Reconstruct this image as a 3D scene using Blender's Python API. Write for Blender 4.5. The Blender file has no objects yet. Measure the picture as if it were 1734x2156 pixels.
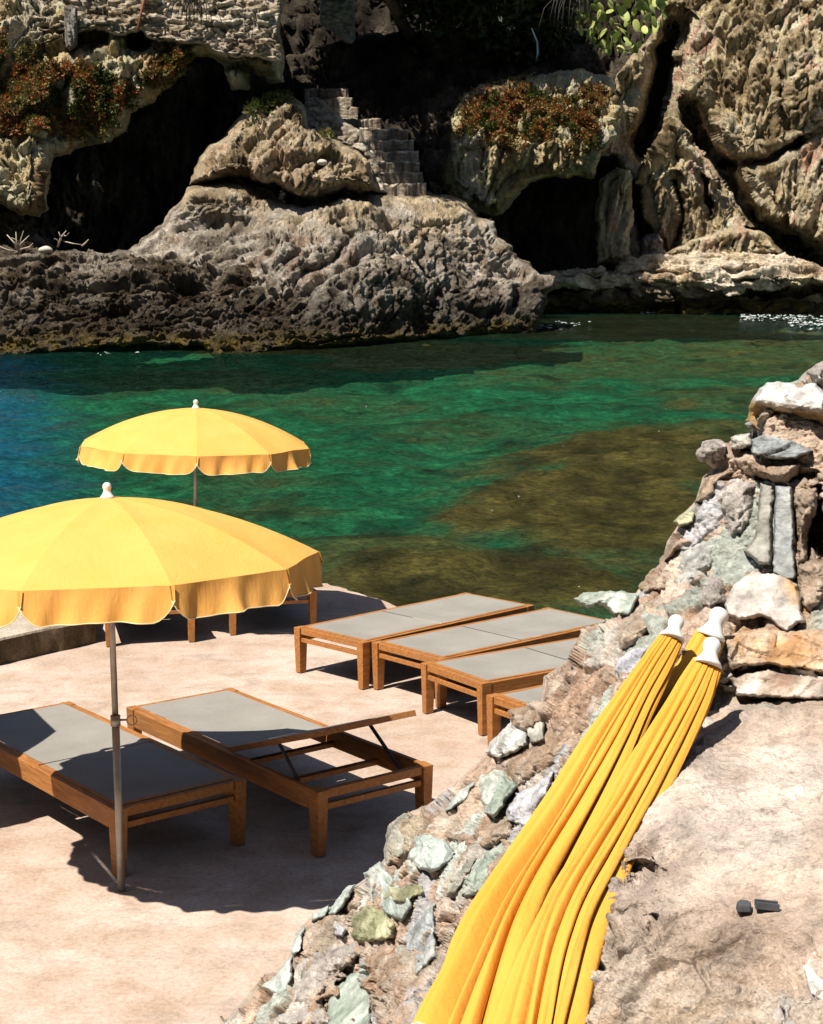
import bpy, bmesh, math, random
import numpy as np
from mathutils import Vector, Matrix
random.seed(7)
RNG = np.random.default_rng(11)
S = bpy.context.scene
COL = S.collection
R = math.radians

# ------------------------------------------------------------------ camera, sky, sun, exposure
FPX, HORIZ, CXP, CYP = 3200.0, 450.0, 867.0, 1078.0      # focal length and horizon in a 1734 x 2156 frame
CAM_Z = 4.4                                              # metres above the water
PITCH = math.atan((CYP - HORIZ) / FPX)
cam_d = bpy.data.cameras.new('camera'); cam = bpy.data.objects.new('camera', cam_d); COL.objects.link(cam)
cam.location = (0, 0, CAM_Z); cam.rotation_euler = (math.pi/2 - PITCH, 0, 0)
cam_d.sensor_fit = 'VERTICAL'; cam_d.sensor_height = 24; cam_d.lens = 24*FPX/2156
cam_d.clip_start = 0.05; cam_d.clip_end = 2000
S.camera = cam
SLOPE = R(2.96)                                          # the terrace falls gently towards the sea
TM = Matrix.Translation((0, 0, CAM_Z)) @ Matrix.Rotation(-SLOPE, 4, 'X') @ Matrix.Translation((0, 0, -3.1))
SUN_T = Vector((0.43, 0.44, -1.0))
SUN = (TM.to_3x3() @ SUN_T).normalized()
w = bpy.data.worlds.new('World'); S.world = w; w.use_nodes = True
nt = w.node_tree; bg = nt.nodes['Background']
sky = nt.nodes.new('ShaderNodeTexSky'); sky.sky_type = 'NISHITA'; sky.sun_disc = False
sky.sun_elevation = math.asin(-SUN.z); sky.sun_rotation = math.atan2(-SUN.x, -SUN.y)
nt.links.new(sky.outputs[0], bg.inputs[0]); bg.inputs[1].default_value = 0.05
sd = bpy.data.lights.new('sun', 'SUN'); sun = bpy.data.objects.new('sun', sd); COL.objects.link(sun)
sd.energy = 5.0; sd.angle = R(0.5); sd.color = (1.0, 0.93, 0.82)
sun.rotation_euler = SUN.to_track_quat('-Z', 'Y').to_euler(); sun.location = (-20, -20, 40)
S.view_settings.view_transform = 'Standard'; S.view_settings.look = 'None'
S.view_settings.gamma = 1; S.view_settings.use_curve_mapping = False
S.view_settings.exposure = 0.58
S.render.engine = 'CYCLES'; S.cycles.max_bounces = 5; S.cycles.transparent_max_bounces = 12
S.cycles.diffuse_bounces = 1

# ------------------------------------------------------------------ small tools
def unp(px, py, Y):
    """world point(s) seen at frame position (px, py), Y metres ahead of the camera"""
    px = np.asarray(px, float); py = np.asarray(py, float); Y = np.asarray(Y, float)
    a = (px-CXP)/FPX; b = -(py-CYP)/FPX
    c, s = math.cos(PITCH), math.sin(PITCH)
    dy = c + b*s; dz = -s + b*c
    t = Y/dy
    return np.stack(np.broadcast_arrays(a*t, Y, dz*t+CAM_Z), -1)
def unpz(px, py, z=0.0):
    a = (px-CXP)/FPX; b = -(py-CYP)/FPX
    c, s = math.cos(PITCH), math.sin(PITCH)
    dy = c + b*s; dz = -s + b*c
    t = (z-CAM_Z)/dz
    return np.stack(np.broadcast_arrays(a*t, dy*t, z), -1)

_perm = RNG.permutation(256); _perm = np.concatenate([_perm, _perm, _perm])
_g = RNG.normal(size=(256, 3)); _g /= np.linalg.norm(_g, axis=1)[:, None]
def noise(p, seed=0):
    p = np.asarray(p, float) + seed*17.31
    i = np.floor(p).astype(np.int64); f = p - i; i &= 255
    u = f*f*f*(f*(f*6-15)+10)
    def h(dx, dy, dz):
        idx = _perm[_perm[_perm[(i[..., 0]+dx) & 255] + ((i[..., 1]+dy) & 255)] + ((i[..., 2]+dz) & 255)]
        g = _g[idx]
        return g[..., 0]*(f[..., 0]-dx) + g[..., 1]*(f[..., 1]-dy) + g[..., 2]*(f[..., 2]-dz)
    L = lambda a, b, t: a + (b-a)*t
    x00 = L(h(0,0,0), h(1,0,0), u[..., 0]); x10 = L(h(0,1,0), h(1,1,0), u[..., 0])
    x01 = L(h(0,0,1), h(1,0,1), u[..., 0]); x11 = L(h(0,1,1), h(1,1,1), u[..., 0])
    return L(L(x00, x10, u[..., 1]), L(x01, x11, u[..., 1]), u[..., 2])*1.5
def fbm(p, octv=4, seed=0, gain=0.5, lac=2.03):
    s = 0; a = 1
    for k in range(octv):
        s = s + a*noise(p*lac**k, seed+k); a *= gain
    return s
def ridged(p, octv=4, seed=0, gain=0.5):
    s = 0; a = 1
    for k in range(octv):
        s = s + a*(1-np.abs(noise(p*2.07**k, seed+k))*2); a *= gain
    return s
def _h(i, s):
    idx = _perm[_perm[_perm[i[..., 0] & 255] + (i[..., 1] & 255)] + (i[..., 2] & 255)]
    return _perm[(idx + s) & 255]/255.0
def cells(p, seed=0):
    """cellular noise: nearest distance, gap to the next, random numbers of the cell, offset from its centre"""
    p = np.asarray(p, float) + seed*9.7
    b = np.floor(p).astype(np.int64)
    f1 = np.full(p.shape[:-1], 9.0); f2 = f1.copy(); r = np.zeros(p.shape[:-1]+(4,)); off = np.zeros_like(p)
    for dx in (-1, 0, 1):
        for dy in (-1, 0, 1):
            for dz in (-1, 0, 1):
                c = b + np.array([dx, dy, dz])
                q = c + np.stack([_h(c, 1), _h(c, 5), _h(c, 9)], -1)
                v = p - q; d = np.sqrt((v*v).sum(-1))
                m = d < f1
                f2 = np.where(m, f1, np.minimum(f2, d)); f1 = np.where(m, d, f1)
                off = np.where(m[..., None], v, off)
                rr = np.stack([_h(c, 21), _h(c, 43), _h(c, 67), _h(c, 91)], -1)
                r = np.where(m[..., None], rr, r)
    return f1, f2-f1, r, off
def sstep(a, b, x):
    t = np.clip((x-a)/(b-a), 0, 1); return t*t*(3-2*t)
def frame(ax):
    """rows: an orthonormal basis whose last row is ax"""
    z = Vector(ax).normalized(); x = z.orthogonal().normalized(); y = z.cross(x)
    return np.array([x, y, z])

def mesh_np(name, V, F, mat=None, parent=None, smooth=True, col=None):
    me = bpy.data.meshes.new(name)
    V = np.ascontiguousarray(V, np.float32); F = np.ascontiguousarray(F, np.int32)
    me.vertices.add(len(V)); me.vertices.foreach_set('co', V.ravel())
    k = F.shape[1]
    me.loops.add(F.size); me.loops.foreach_set('vertex_index', F.ravel())
    me.polygons.add(len(F)); me.polygons.foreach_set('loop_start', np.arange(0, F.size, k, dtype=np.int32))
    me.polygons.foreach_set('loop_total', np.full(len(F), k, np.int32))
    me.polygons.foreach_set('use_smooth', np.full(len(F), smooth))
    me.update(calc_edges=True); me.validate()
    if col is not None:
        at = me.color_attributes.new('Col', 'FLOAT_COLOR', 'POINT')
        c4 = np.ones((len(V), 4), np.float32); c4[:, :3] = np.clip(col, 0, 1)
        at.data.foreach_set('color', c4.ravel())
    o = bpy.data.objects.new(name, me); COL.objects.link(o)
    if mat: me.materials.append(mat)
    if parent: o.parent = parent
    return o
def bm_obj(name, bm, mat, parent=None, smooth=False, bevel=0):
    if bevel:
        bmesh.ops.bevel(bm, geom=list(bm.edges), offset=bevel, segments=2, affect='EDGES', profile=0.6)
    bmesh.ops.recalc_face_normals(bm, faces=bm.faces)
    me = bpy.data.meshes.new(name); bm.to_mesh(me); bm.free()
    for p in me.polygons: p.use_smooth = smooth
    me.materials.append(mat)
    o = bpy.data.objects.new(name, me); COL.objects.link(o)
    if parent: o.parent = parent
    return o
def box(bm, lo, hi):
    vs = [bm.verts.new((x, y, z)) for x in (lo[0], hi[0]) for y in (lo[1], hi[1]) for z in (lo[2], hi[2])]
    for f in ((0,1,3,2), (4,6,7,5), (0,4,5,1), (2,3,7,6), (0,2,6,4), (1,5,7,3)):
        bm.faces.new([vs[i] for i in f])
def bar(bm, a, b, wd, ht, up=(0, 0, 1)):
    a = Vector(a); b = Vector(b); d = (b-a).normalized(); u = Vector(up); s = d.cross(u).normalized(); u = s.cross(d)
    vs = []
    for p in (a, b):
        for i, j in ((-1,-1), (1,-1), (1,1), (-1,1)):
            vs.append(bm.verts.new(p + s*(i*wd/2) + u*(j*ht/2)))
    for f in ((0,1,2,3), (7,6,5,4), (0,4,5,1), (1,5,6,2), (2,6,7,3), (3,7,4,0)):
        bm.faces.new([vs[i] for i in f])
def tube(bm, pts, rad, n=12):
    pts = [Vector(p) for p in pts]; rings = []
    if not hasattr(rad, '__len__'): rad = [rad]*len(pts)
    for i, p in enumerate(pts):
        d = (pts[min(i+1, len(pts)-1)] - pts[max(i-1, 0)]).normalized()
        s = d.orthogonal().normalized() if i == 0 else (ps - d*ps.dot(d)).normalized()
        ps = s; u = d.cross(s)
        rings.append([bm.verts.new(p + (s*math.cos(t)+u*math.sin(t))*rad[i]) for t in [2*math.pi*k/n for k in range(n)]])
    for a, b in zip(rings, rings[1:]):
        for k in range(n): bm.faces.new((a[k], a[(k+1) % n], b[(k+1) % n], b[k]))
    bm.faces.new(rings[0][::-1]); bm.faces.new(rings[-1])
def lathe(bm, prof, n=24):
    rings = []
    for r, z in prof:
        rings.append([bm.verts.new((r*math.cos(2*math.pi*k/n), r*math.sin(2*math.pi*k/n), z)) for k in range(n)])
    for a, b in zip(rings, rings[1:]):
        for k in range(n): bm.faces.new((a[k], a[(k+1) % n], b[(k+1) % n], b[k]))
    bm.faces.new(rings[0][::-1]); bm.faces.new(rings[-1])
def tag(o, label=None, cat=None, group=None, kind=None):
    if label: o['label'] = label
    if cat: o['category'] = cat
    if group: o['group'] = group
    if kind: o['kind'] = kind
    return o
def empty(name, M=None):
    o = bpy.data.objects.new(name, None); COL.objects.link(o); o.empty_display_size = 0.1
    if M is not None: o.matrix_world = M
    return o
def copy_tree(root):
    r = root.copy(); COL.objects.link(r)
    for ch in list(root.children):
        c = ch.copy(); COL.objects.link(c); c.parent = r
        for g in list(ch.children):
            d = g.copy(); COL.objects.link(d); d.parent = c
    return r

# ------------------------------------------------------------------ materials
class NT:
    def __init__(s, name):
        s.m = bpy.data.materials.new(name); s.m.use_nodes = True; s.t = s.m.node_tree
        s.b = s.t.nodes['Principled BSDF']; s.out = s.t.nodes['Material Output']
    def n(s, kind, **kw):
        x = s.t.nodes.new(kind)
        for k, v in kw.items():
            if k in x.inputs: s.set(x.inputs[k], v)
            else: setattr(x, k, v)
        return x
    def set(s, sock, v):
        if isinstance(v, bpy.types.NodeSocket): s.t.links.new(v, sock)
        else: sock.default_value = v
    def coord(s, sc=(1, 1, 1), rot=(0, 0, 0), which='Object'):
        tc = s.n('ShaderNodeTexCoord'); mp = s.n('ShaderNodeMapping')
        s.set(mp.inputs['Vector'], tc.outputs[which]); mp.inputs['Scale'].default_value = sc; mp.inputs['Rotation'].default_value = rot
        return mp.outputs[0]
    def noise(s, vec, scale, detail=4, rough=0.55, dist=0.0):
        x = s.n('ShaderNodeTexNoise'); s.set(x.inputs['Vector'], vec)
        x.inputs['Scale'].default_value = scale; x.inputs['Detail'].default_value = detail
        x.inputs['Roughness'].default_value = rough; x.inputs['Distortion'].default_value = dist
        return x.outputs['Fac']
    def ramp(s, fac, stops, interp='LINEAR'):
        x = s.n('ShaderNodeValToRGB'); s.set(x.inputs[0], fac); cr = x.color_ramp; cr.interpolation = interp
        while len(cr.elements) < len(stops): cr.elements.new(0.5)
        for e, (p, c) in zip(cr.elements, stops):
            e.position = p; e.color = (c if hasattr(c, '__len__') else (c, c, c)) + ((1,) if not hasattr(c, '__len__') or len(c) == 3 else ())
        return x.outputs[0]
    def mix(s, fac, a, b, mode='MIX'):
        x = s.n('ShaderNodeMix', data_type='RGBA', blend_type=mode)
        s.set(x.inputs[0], fac); s.set(x.inputs[6], a); s.set(x.inputs[7], b)
        return x.outputs[2]
    def math(s, op, a, b=0.0):
        x = s.n('ShaderNodeMath', operation=op); s.set(x.inputs[0], a); s.set(x.inputs[1], b); return x.outputs[0]
    def bump(s, h, strength, dist, normal=None):
        x = s.n('ShaderNodeBump'); s.set(x.inputs['Height'], h); x.inputs['Strength'].default_value = strength
        x.inputs['Distance'].default_value = dist
        if normal is not None: s.set(x.inputs['Normal'], normal)
        return x.outputs[0]
    def attr(s):
        x = s.n('ShaderNodeAttribute'); x.attribute_name = 'Col'; return x.outputs['Color']
    def fin(s, col, rough=0.9, normal=None, spec=0.2):
        s.set(s.b.inputs['Base Color'], col); s.set(s.b.inputs['Roughness'], rough)
        s.b.inputs['Specular IOR Level'].default_value = spec
        if normal is not None: s.set(s.b.inputs['Normal'], normal)
        return s.m
c4 = lambda c: (c[0], c[1], c[2], 1)

def rock_mat(name, s1, s2, bdist, aniso=(1, 1, 1), rot=(0, 0, 0), amp=0.5, bstr=0.9):
    t = NT(name); v = t.coord(aniso, rot); v0 = t.coord()
    a = t.noise(v, s1, 6, 0.65, 0.6); b = t.noise(v0, s2, 5, 0.7)
    col = t.mix(1.0, t.attr(), t.ramp(a, [(0.25, 1-amp), (0.5, 1.0), (0.75, 1+amp*0.5)]), 'MULTIPLY')
    col = t.mix(1.0, col, t.ramp(b, [(0.3, 1-amp*0.7), (0.55, 1.05), (0.75, 1.2)]), 'MULTIPLY')
    h = t.math('ADD', t.math('MULTIPLY', a, 1.0), t.math('MULTIPLY', b, 0.8))
    return t.fin(col, 0.95, t.bump(h, bstr, bdist), 0.12)
M_CLIFF = rock_mat('cliff_rock', 2.4, 8.0, 0.55, (2.2, 1, 0.6), (0, R(12), 0), 0.5)
M_MOUND = rock_mat('mound_rock', 2.4, 8.0, 0.5, (2.0, 1.0, 0.8), (0, R(35), 0), 0.45)
M_MORTAR = rock_mat('mortar', 26, 120, 0.022, amp=0.34)
M_SLAB = rock_mat('bank_concrete', 9, 60, 0.012, amp=0.16, bstr=0.7)
M_SLATE = rock_mat('slate', 14, 70, 0.014, (1, 1, 4.0), (R(35), R(25), 0), amp=0.22, bstr=0.8)
M_LEDGE = rock_mat('ledge_rock', 2.2, 7.0, 0.2, (0.7, 0.7, 3.5), (0, R(4), 0), 0.45)

def concrete_mat():
    t = NT('terrace_concrete'); v = t.coord()
    big = t.noise(v, 0.55, 5, 0.6, 0.4); mid = t.noise(v, 3.2, 6, 0.65, 0.3); fine = t.noise(v, 38, 4, 0.7); sp = t.noise(v, 120, 2, 0.6)
    col = t.ramp(big, [(0.3, (0.47, 0.355, 0.285)), (0.5, (0.575, 0.445, 0.37)), (0.7, (0.61, 0.505, 0.435))])
    col = t.mix(t.ramp(mid, [(0.42, 0.0), (0.66, 0.75)]), col, (0.38, 0.265, 0.185, 1))
    st = t.noise(t.coord((1, 2.2, 1), (0, 0, R(-20))), 1.4, 7, 0.75, 0.9)
    col = t.mix(t.ramp(st, [(0.52, 0.0), (0.68, 0.6)]), col, (0.30, 0.25, 0.21, 1))
    col = t.mix(1.0, col, t.ramp(fine, [(0.3, 0.74), (0.6, 1.06)]), 'MULTIPLY')
    col = t.mix(t.ramp(sp, [(0.62, 0.0), (0.74, 0.6)]), col, (0.22, 0.16, 0.11, 1))
    h = t.math('ADD', t.math('MULTIPLY', mid, 0.8), t.math('MULTIPLY', fine, 0.35))
    return t.fin(col, 0.92, t.bump(h, 0.6, 0.012), 0.15)
M_CONC = concrete_mat()
def kerb_mat():
    t = NT('kerb_concrete'); v = t.coord()
    a = t.noise(v, 2.2, 6, 0.65, 0.4); f = t.noise(v, 30, 5, 0.7)
    col = t.ramp(a, [(0.3, (0.30, 0.255, 0.20)), (0.55, (0.50, 0.43, 0.35)), (0.72, (0.62, 0.54, 0.45))])
    col = t.mix(1.0, col, t.ramp(f, [(0.3, 0.7), (0.65, 1.1)]), 'MULTIPLY')
    return t.fin(col, 0.95, t.bump(f, 0.7, 0.02), 0.1)
M_KERB = kerb_mat()
def wood_mat():
    t = NT('oiled_teak'); v = t.coord((3, 30, 30)); v2 = t.coord((1, 1, 1))
    info = t.n('ShaderNodeObjectInfo')
    vv = t.n('ShaderNodeVectorMath', operation='ADD'); t.set(vv.inputs[0], v)
    cmb = t.n('ShaderNodeCombineXYZ'); t.set(cmb.inputs[1], t.math('MULTIPLY', info.outputs['Random'], 50.0)); t.set(vv.inputs[1], cmb.outputs[0])
    a = t.noise(vv.outputs[0], 1.5, 6, 0.6, 1.2); b = t.noise(v2, 2.5, 3, 0.5)
    col = t.ramp(a, [(0.3, (0.22, 0.08, 0.02)), (0.5, (0.36, 0.145, 0.038)), (0.7, (0.48, 0.215, 0.062))])
    col = t.mix(t.ramp(b, [(0.45, 0.0), (0.7, 0.45)]), col, (0.29, 0.145, 0.06, 1))
    return t.fin(col, 0.6, t.bump(a, 0.25, 0.003), 0.35)
M_WOOD = wood_mat()
def sling_mat():
    t = NT('grey_mesh_fabric'); v = t.coord((1, 1, 1))
    wv = t.n('ShaderNodeTexWave', wave_type='BANDS', bands_direction='X'); t.set(wv.inputs['Vector'], v); wv.inputs['Scale'].default_value = 140
    n = t.noise(v, 3, 4, 0.6); f = t.noise(v, 160, 2, 0.5)
    col = t.ramp(n, [(0.3, (0.255, 0.242, 0.215)), (0.7, (0.312, 0.296, 0.266))])
    col = t.mix(1.0, col, t.ramp(f, [(0.35, 0.88), (0.65, 1.1)]), 'MULTIPLY')
    return t.fin(col, 0.75, t.bump(wv.outputs['Fac'], 0.15, 0.001), 0.25)
M_SLING = sling_mat()
def yellow_mat(name, base, deep, tr):
    t = NT(name); v = t.coord()
    n = t.noise(v, 4, 4, 0.55); f = t.noise(v, 260, 2, 0.5)
    col = t.mix(t.ramp(n, [(0.35, 0.0), (0.7, 1.0)]), c4(base), c4(deep))
    cr = t.noise(t.coord((9, 9, 2.2)), 3.2, 5, 0.6, 0.8)
    nb = t.bump(t.math('ADD', t.math('MULTIPLY', cr, 1.0), t.math('MULTIPLY', f, 0.05)), 0.35, 0.012)
    t.fin(col, 0.8, nb, 0.15)
    tb = t.n('ShaderNodeBsdfTranslucent'); t.set(tb.inputs['Color'], col)
    mx = t.n('ShaderNodeMixShader'); mx.inputs[0].default_value = tr
    t.set(mx.inputs[1], t.b.outputs[0]); t.set(mx.inputs[2], tb.outputs[0]); t.set(t.out.inputs['Surface'], mx.outputs[0])
    return t.m
M_YEL = yellow_mat('yellow_canvas', (0.84, 0.43, 0.115), (0.81, 0.395, 0.088), 0.03)
M_YEL2 = yellow_mat('yellow_canvas_closed', (0.82, 0.385, 0.066), (0.79, 0.345, 0.048), 0.04)
def plain(name, col, rough=0.5, spec=0.4, metal=0.0, var=0.12, sc=20):
    t = NT(name); v = t.coord(); n = t.noise(v, sc, 4, 0.6)
    c = t.mix(1.0, c4(col), t.ramp(n, [(0.3, 1-var), (0.7, 1+var*0.5)]), 'MULTIPLY')
    t.fin(c, rough, t.bump(n, 0.1, 0.002), spec); t.b.inputs['Metallic'].default_value = metal
    return t.m
M_WHITE = plain('white_plastic', (0.80, 0.79, 0.76), 0.35, 0.5, var=0.05)
M_PIPING = plain('white_piping', (0.78, 0.66, 0.42), 0.8, 0.1)
M_STEEL = plain('galvanised_steel', (0.36, 0.34, 0.31), 0.45, 0.5, 0.7, 0.25, 12)
M_DKMETAL = plain('dark_metal', (0.10, 0.10, 0.11), 0.5, 0.4, 0.6)
M_BARK = plain('grey_bark', (0.16, 0.12, 0.09), 0.95, 0.1, 0, 0.5, 6)
M_DRIFT = plain('bleached_driftwood', (0.55, 0.46, 0.36), 0.9, 0.1, 0, 0.3, 8)
M_RUST = plain('rusty_iron', (0.30, 0.12, 0.07), 0.9, 0.1, 0, 0.4, 10)
M_RUBBER = plain('dark_grey_rubber', (0.075, 0.08, 0.09), 0.7, 0.3, 0, 0.3, 40)
M_BLUE = plain('bluish_dead_leaf', (0.03, 0.05, 0.07), 0.8, 0.1)
M_PEBBLE = plain('white_pebble', (0.52, 0.48, 0.41), 0.8, 0.2)
def leaf_mat(name, rough=0.6):
    t = NT(name); a = t.attr(); t.fin(a, rough, None, 0.3)
    tb = t.n('ShaderNodeBsdfTranslucent'); t.set(tb.inputs['Color'], a)
    mx = t.n('ShaderNodeMixShader'); mx.inputs[0].default_value = 0.2
    t.set(mx.inputs[1], t.b.outputs[0]); t.set(mx.inputs[2], tb.outputs[0]); t.set(t.out.inputs['Surface'], mx.outputs[0])
    return t.m
M_LEAF = leaf_mat('leaves'); M_PAD = leaf_mat('cactus_skin', 0.5)

# ------------------------------------------------------------------ relief rock: real surface, real thickness
def poly_near(P, poly):
    P = np.asarray(P, float); poly = np.asarray(poly, float); best = np.full(len(P), 1e9); out = P.copy(); n = len(poly)
    for i in range(n):
        a = poly[i]; b = poly[(i+1) % n]; ab = b-a; t = np.clip(((P-a) @ ab)/max((ab @ ab), 1e-9), 0, 1)
        q = a + t[:, None]*ab; d = np.hypot(*(P-q).T); m = d < best
        best = np.where(m, d, best); out = np.where(m[:, None], q, out)
    return out
def poly_dist(P, poly, closed=True):
    """distance to the outline and inside test, in the outline's own units"""
    P = np.asarray(P, float); poly = np.asarray(poly, float)
    d = np.full(len(P), 1e9); ins = np.zeros(len(P), bool); n = len(poly)
    for i in range(n if closed else n-1):
        a = poly[i]; b = poly[(i+1) % n]; ab = b-a; t = np.clip(((P-a) @ ab)/max((ab @ ab), 1e-9), 0, 1)
        d = np.minimum(d, np.hypot(*(P - (a + t[:, None]*ab)).T))
        if closed:
            c = ((a[1] > P[:, 1]) != (b[1] > P[:, 1]))
            with np.errstate(divide='ignore', invalid='ignore'):
                xx = (b[0]-a[0])*(P[:, 1]-a[1])/(b[1]-a[1]+1e-12)+a[0]
            ins ^= c & (P[:, 0] < xx)
    return d, ins
class Tps:
    def __init__(s, pts):
        s.p = np.array(pts, float); X = s.p[:, :2]/500; n = len(X)
        A = np.zeros((n+3, n+3)); A[:n, :n] = s.k(X, X) + np.eye(n)*1e-3; A[:n, n] = 1; A[:n, n+1:] = X; A[n, :n] = 1; A[n+1:, :n] = X.T
        s.w = np.linalg.solve(A, np.concatenate([s.p[:, 2], [0, 0, 0]])); s.X = X
    def k(s, a, b):
        r2 = ((a[:, None]-b[None])**2).sum(-1); return 0.5*r2*np.log(r2+1e-12)
    def __call__(s, px, py):
        q = np.stack([np.ravel(px), np.ravel(py)], -1)/500; out = np.zeros(len(q))
        for i in range(0, len(q), 40000):
            c = q[i:i+40000]; out[i:i+40000] = s.k(c, s.X) @ s.w[:-3] + s.w[-3] + c @ s.w[-2:]
        return out.reshape(np.shape(px))
def relief(name, poly, step, depth, curl_px, curl_d, disp, color, mat, parent=None, flat_edges=None, cracks=(), roof=0, jag=0, ys=1.0):
    """rock shell filling an outline: depth gives metres ahead, the rim rolls back by curl_d metres"""
    poly = np.array(poly, float)
    lo = poly.min(0); hi = poly.max(0)
    xs = np.arange(lo[0]-step, hi[0]+2*step, step); yv = np.arange(lo[1]-step, hi[1]+2*step, step*ys)
    PX, PY = np.meshgrid(xs, yv); P = np.stack([PX.ravel(), PY.ravel()], -1)
    Pj = P
    if jag:
        q = np.concatenate([P/jag/6, np.zeros((len(P), 1))], -1)
        Pj = P + np.stack([fbm(q, 4, 3), fbm(q, 4, 8)], -1)*jag
    d, ins = poly_dist(Pj, poly)
    ring = (~ins) & (d < step*1.5)
    P = P.copy(); P[ring] = poly_near(Pj[ring], poly) - (Pj-P)[ring]; Pj = Pj.copy(); Pj[ring] = poly_near(Pj[ring], poly)
    d = np.where(ring, 0, d)
    if flat_edges is not None:
        d = np.full(len(P), 1e9)
        for e in flat_edges: d = np.minimum(d, poly_dist(Pj, e, False)[0])
    Y = depth(P[:, 0], P[:, 1])
    t = np.clip(1-d/curl_px, 0, 1); Y = Y + curl_d*(1-np.sqrt(np.clip(1-t*t, 0, 1)))
    for line, wd, dp in cracks:
        cd, _ = poly_dist(P + 6*np.stack([noise(np.c_[P/30, P[:, :1]*0]), noise(np.c_[P/30, P[:, :1]*0+5])], -1), line, False)
        Y = Y + dp*np.exp(-(cd/wd)**2)
    V = unp(P[:, 0], P[:, 1], Y)
    G = V.reshape(PX.shape+(3,))
    nu = np.gradient(G, axis=1); nv = np.gradient(G, axis=0)
    lu = np.linalg.norm(nu, axis=-1); lv = np.linalg.norm(nv, axis=-1)
    stretch = (np.maximum(lu, lv)/np.median(lu)).ravel()
    N = np.cross(nv, nu); N /= np.linalg.norm(N, axis=-1, keepdims=True)+1e-9
    for _ in range(6 if ys > 0.8 else 10):
        N = (N + np.roll(N, 2, 0) + np.roll(N, -2, 0) + np.roll(N, 2, 1) + np.roll(N, -2, 1))/5
    N = N.reshape(-1, 3); N = np.where((N[:, 1:2] > 0), -N, N)
    vw = np.array([0, 0, CAM_Z])-V; vw /= np.linalg.norm(vw, axis=1)[:, None]
    N = N/(np.linalg.norm(N, axis=1)[:, None]+1e-9) + 0.7*vw; N /= np.linalg.norm(N, axis=1)[:, None]
    keep = ins.reshape(PX.shape)
    ok = keep | ring.reshape(PX.shape)
    fm = (keep[:-1, :-1] | keep[1:, :-1] | keep[:-1, 1:] | keep[1:, 1:]) & ok[:-1, :-1] & ok[1:, :-1] & ok[:-1, 1:] & ok[1:, 1:]
    idx = np.arange(len(P)).reshape(PX.shape)
    F = np.stack([idx[:-1, :-1][fm], idx[1:, :-1][fm], idx[1:, 1:][fm], idx[:-1, 1:][fm]], -1)
    used = np.unique(F); rem = np.full(len(P), -1); rem[used] = np.arange(len(used)); F = rem[F]
    V = V[used]; N = N[used]; P = P[used]; e = d[used]; att = np.clip(2.2/stretch[used], 0.03, 1)**1.4
    V = V + N*(disp(V, P, e)*att*(0.3+0.7*sstep(0, curl_px*0.8, e)))[:, None]
    C = color(V, P, e); V0 = V
    if roof:
        top = np.where(P[:, 1] < P[:, 1].min()+step*0.5)[0]; top = top[np.argsort(P[top, 0])]
        n0 = len(V); V = np.concatenate([V, V[top]+np.array([0, roof, 0.5])]); C = np.concatenate([C, C[top]])
        q = np.arange(len(top)-1); F = np.concatenate([F, np.stack([top[q], top[q+1], n0+q+1, n0+q], -1)])
    o = mesh_np(name, V, F, mat, parent, True, C)
    return o, V0, N, P
def rockdisp(big, mid, small, ax, sz=1.0, an=2.5, seed=0, warp=0.45, rid=0.5):
    """broken blocks, foliation ridges running along ax, open cracks, grain"""
    B = frame(ax)
    def f(V, P, e):
        q = V @ B.T; q = q/sz
        wp = np.stack([fbm(q*0.35, 3, seed+1), fbm(q*0.35, 3, seed+4), fbm(q*0.35, 3, seed+7)], -1)
        q = q + warp*wp
        qa = q*np.array([1, 1, 1/an])
        out = 0
        for amp, fr, sd in ((big*1.3, 0.30, 1), (mid*1.25, 0.85, 2), (small*1.1, 2.4, 3)):
            f1, g, r, off = cells(qa*fr, seed+sd)
            tilt = (off*(r[:, :3]-0.5)).sum(-1)*2.2
            out = out + amp*(((r[:, 3]-0.5)*1.1 + tilt)*sstep(0, 0.20, g) - 0.5*(1-sstep(0, 0.12, g)))
        st = q*np.array([1.3, 1.3, 0.16]); out = out + mid*rid*(ridged(st, 3, seed+21)-0.9)
        st = q*np.array([4.2, 4.2, 0.55]); out = out + small*0.8*(ridged(st, 3, seed+24)-0.9)
        out = out + small*0.9*fbm(q*np.array([5, 5, 3.0]), 4, seed+11, 0.7)
        cr = np.abs(fbm(q*np.array([0.9, 0.9, 0.22]), 3, seed+15)); out = out - mid*1.1*(1-sstep(0.0, 0.05, cr))
        return out
    return f
def rockcol(pal, seed=0, sc=0.5, wet=None, ax=(0.2, 0, 1)):
    pal = np.array(pal); B = frame(ax)
    def f(V, P, e):
        q = V @ B.T * np.array([1, 1, 0.45])
        t = fbm(q*sc, 5, seed, 0.6)*0.9 + 0.5
        t2 = fbm(q*sc*2.6, 4, seed+20, 0.6)
        k = np.clip(t*(len(pal)-1), 0, len(pal)-1.001); i = k.astype(int); fr = (k-i)[:, None]
        c = pal[i]*(1-fr)+pal[i+1]*fr
        c = c*(1+0.45*t2[:, None])
        if wet is not None: c = wet(c, V, P, t2)
        return np.clip(c, 0.005, 0.9)
    return f

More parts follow.
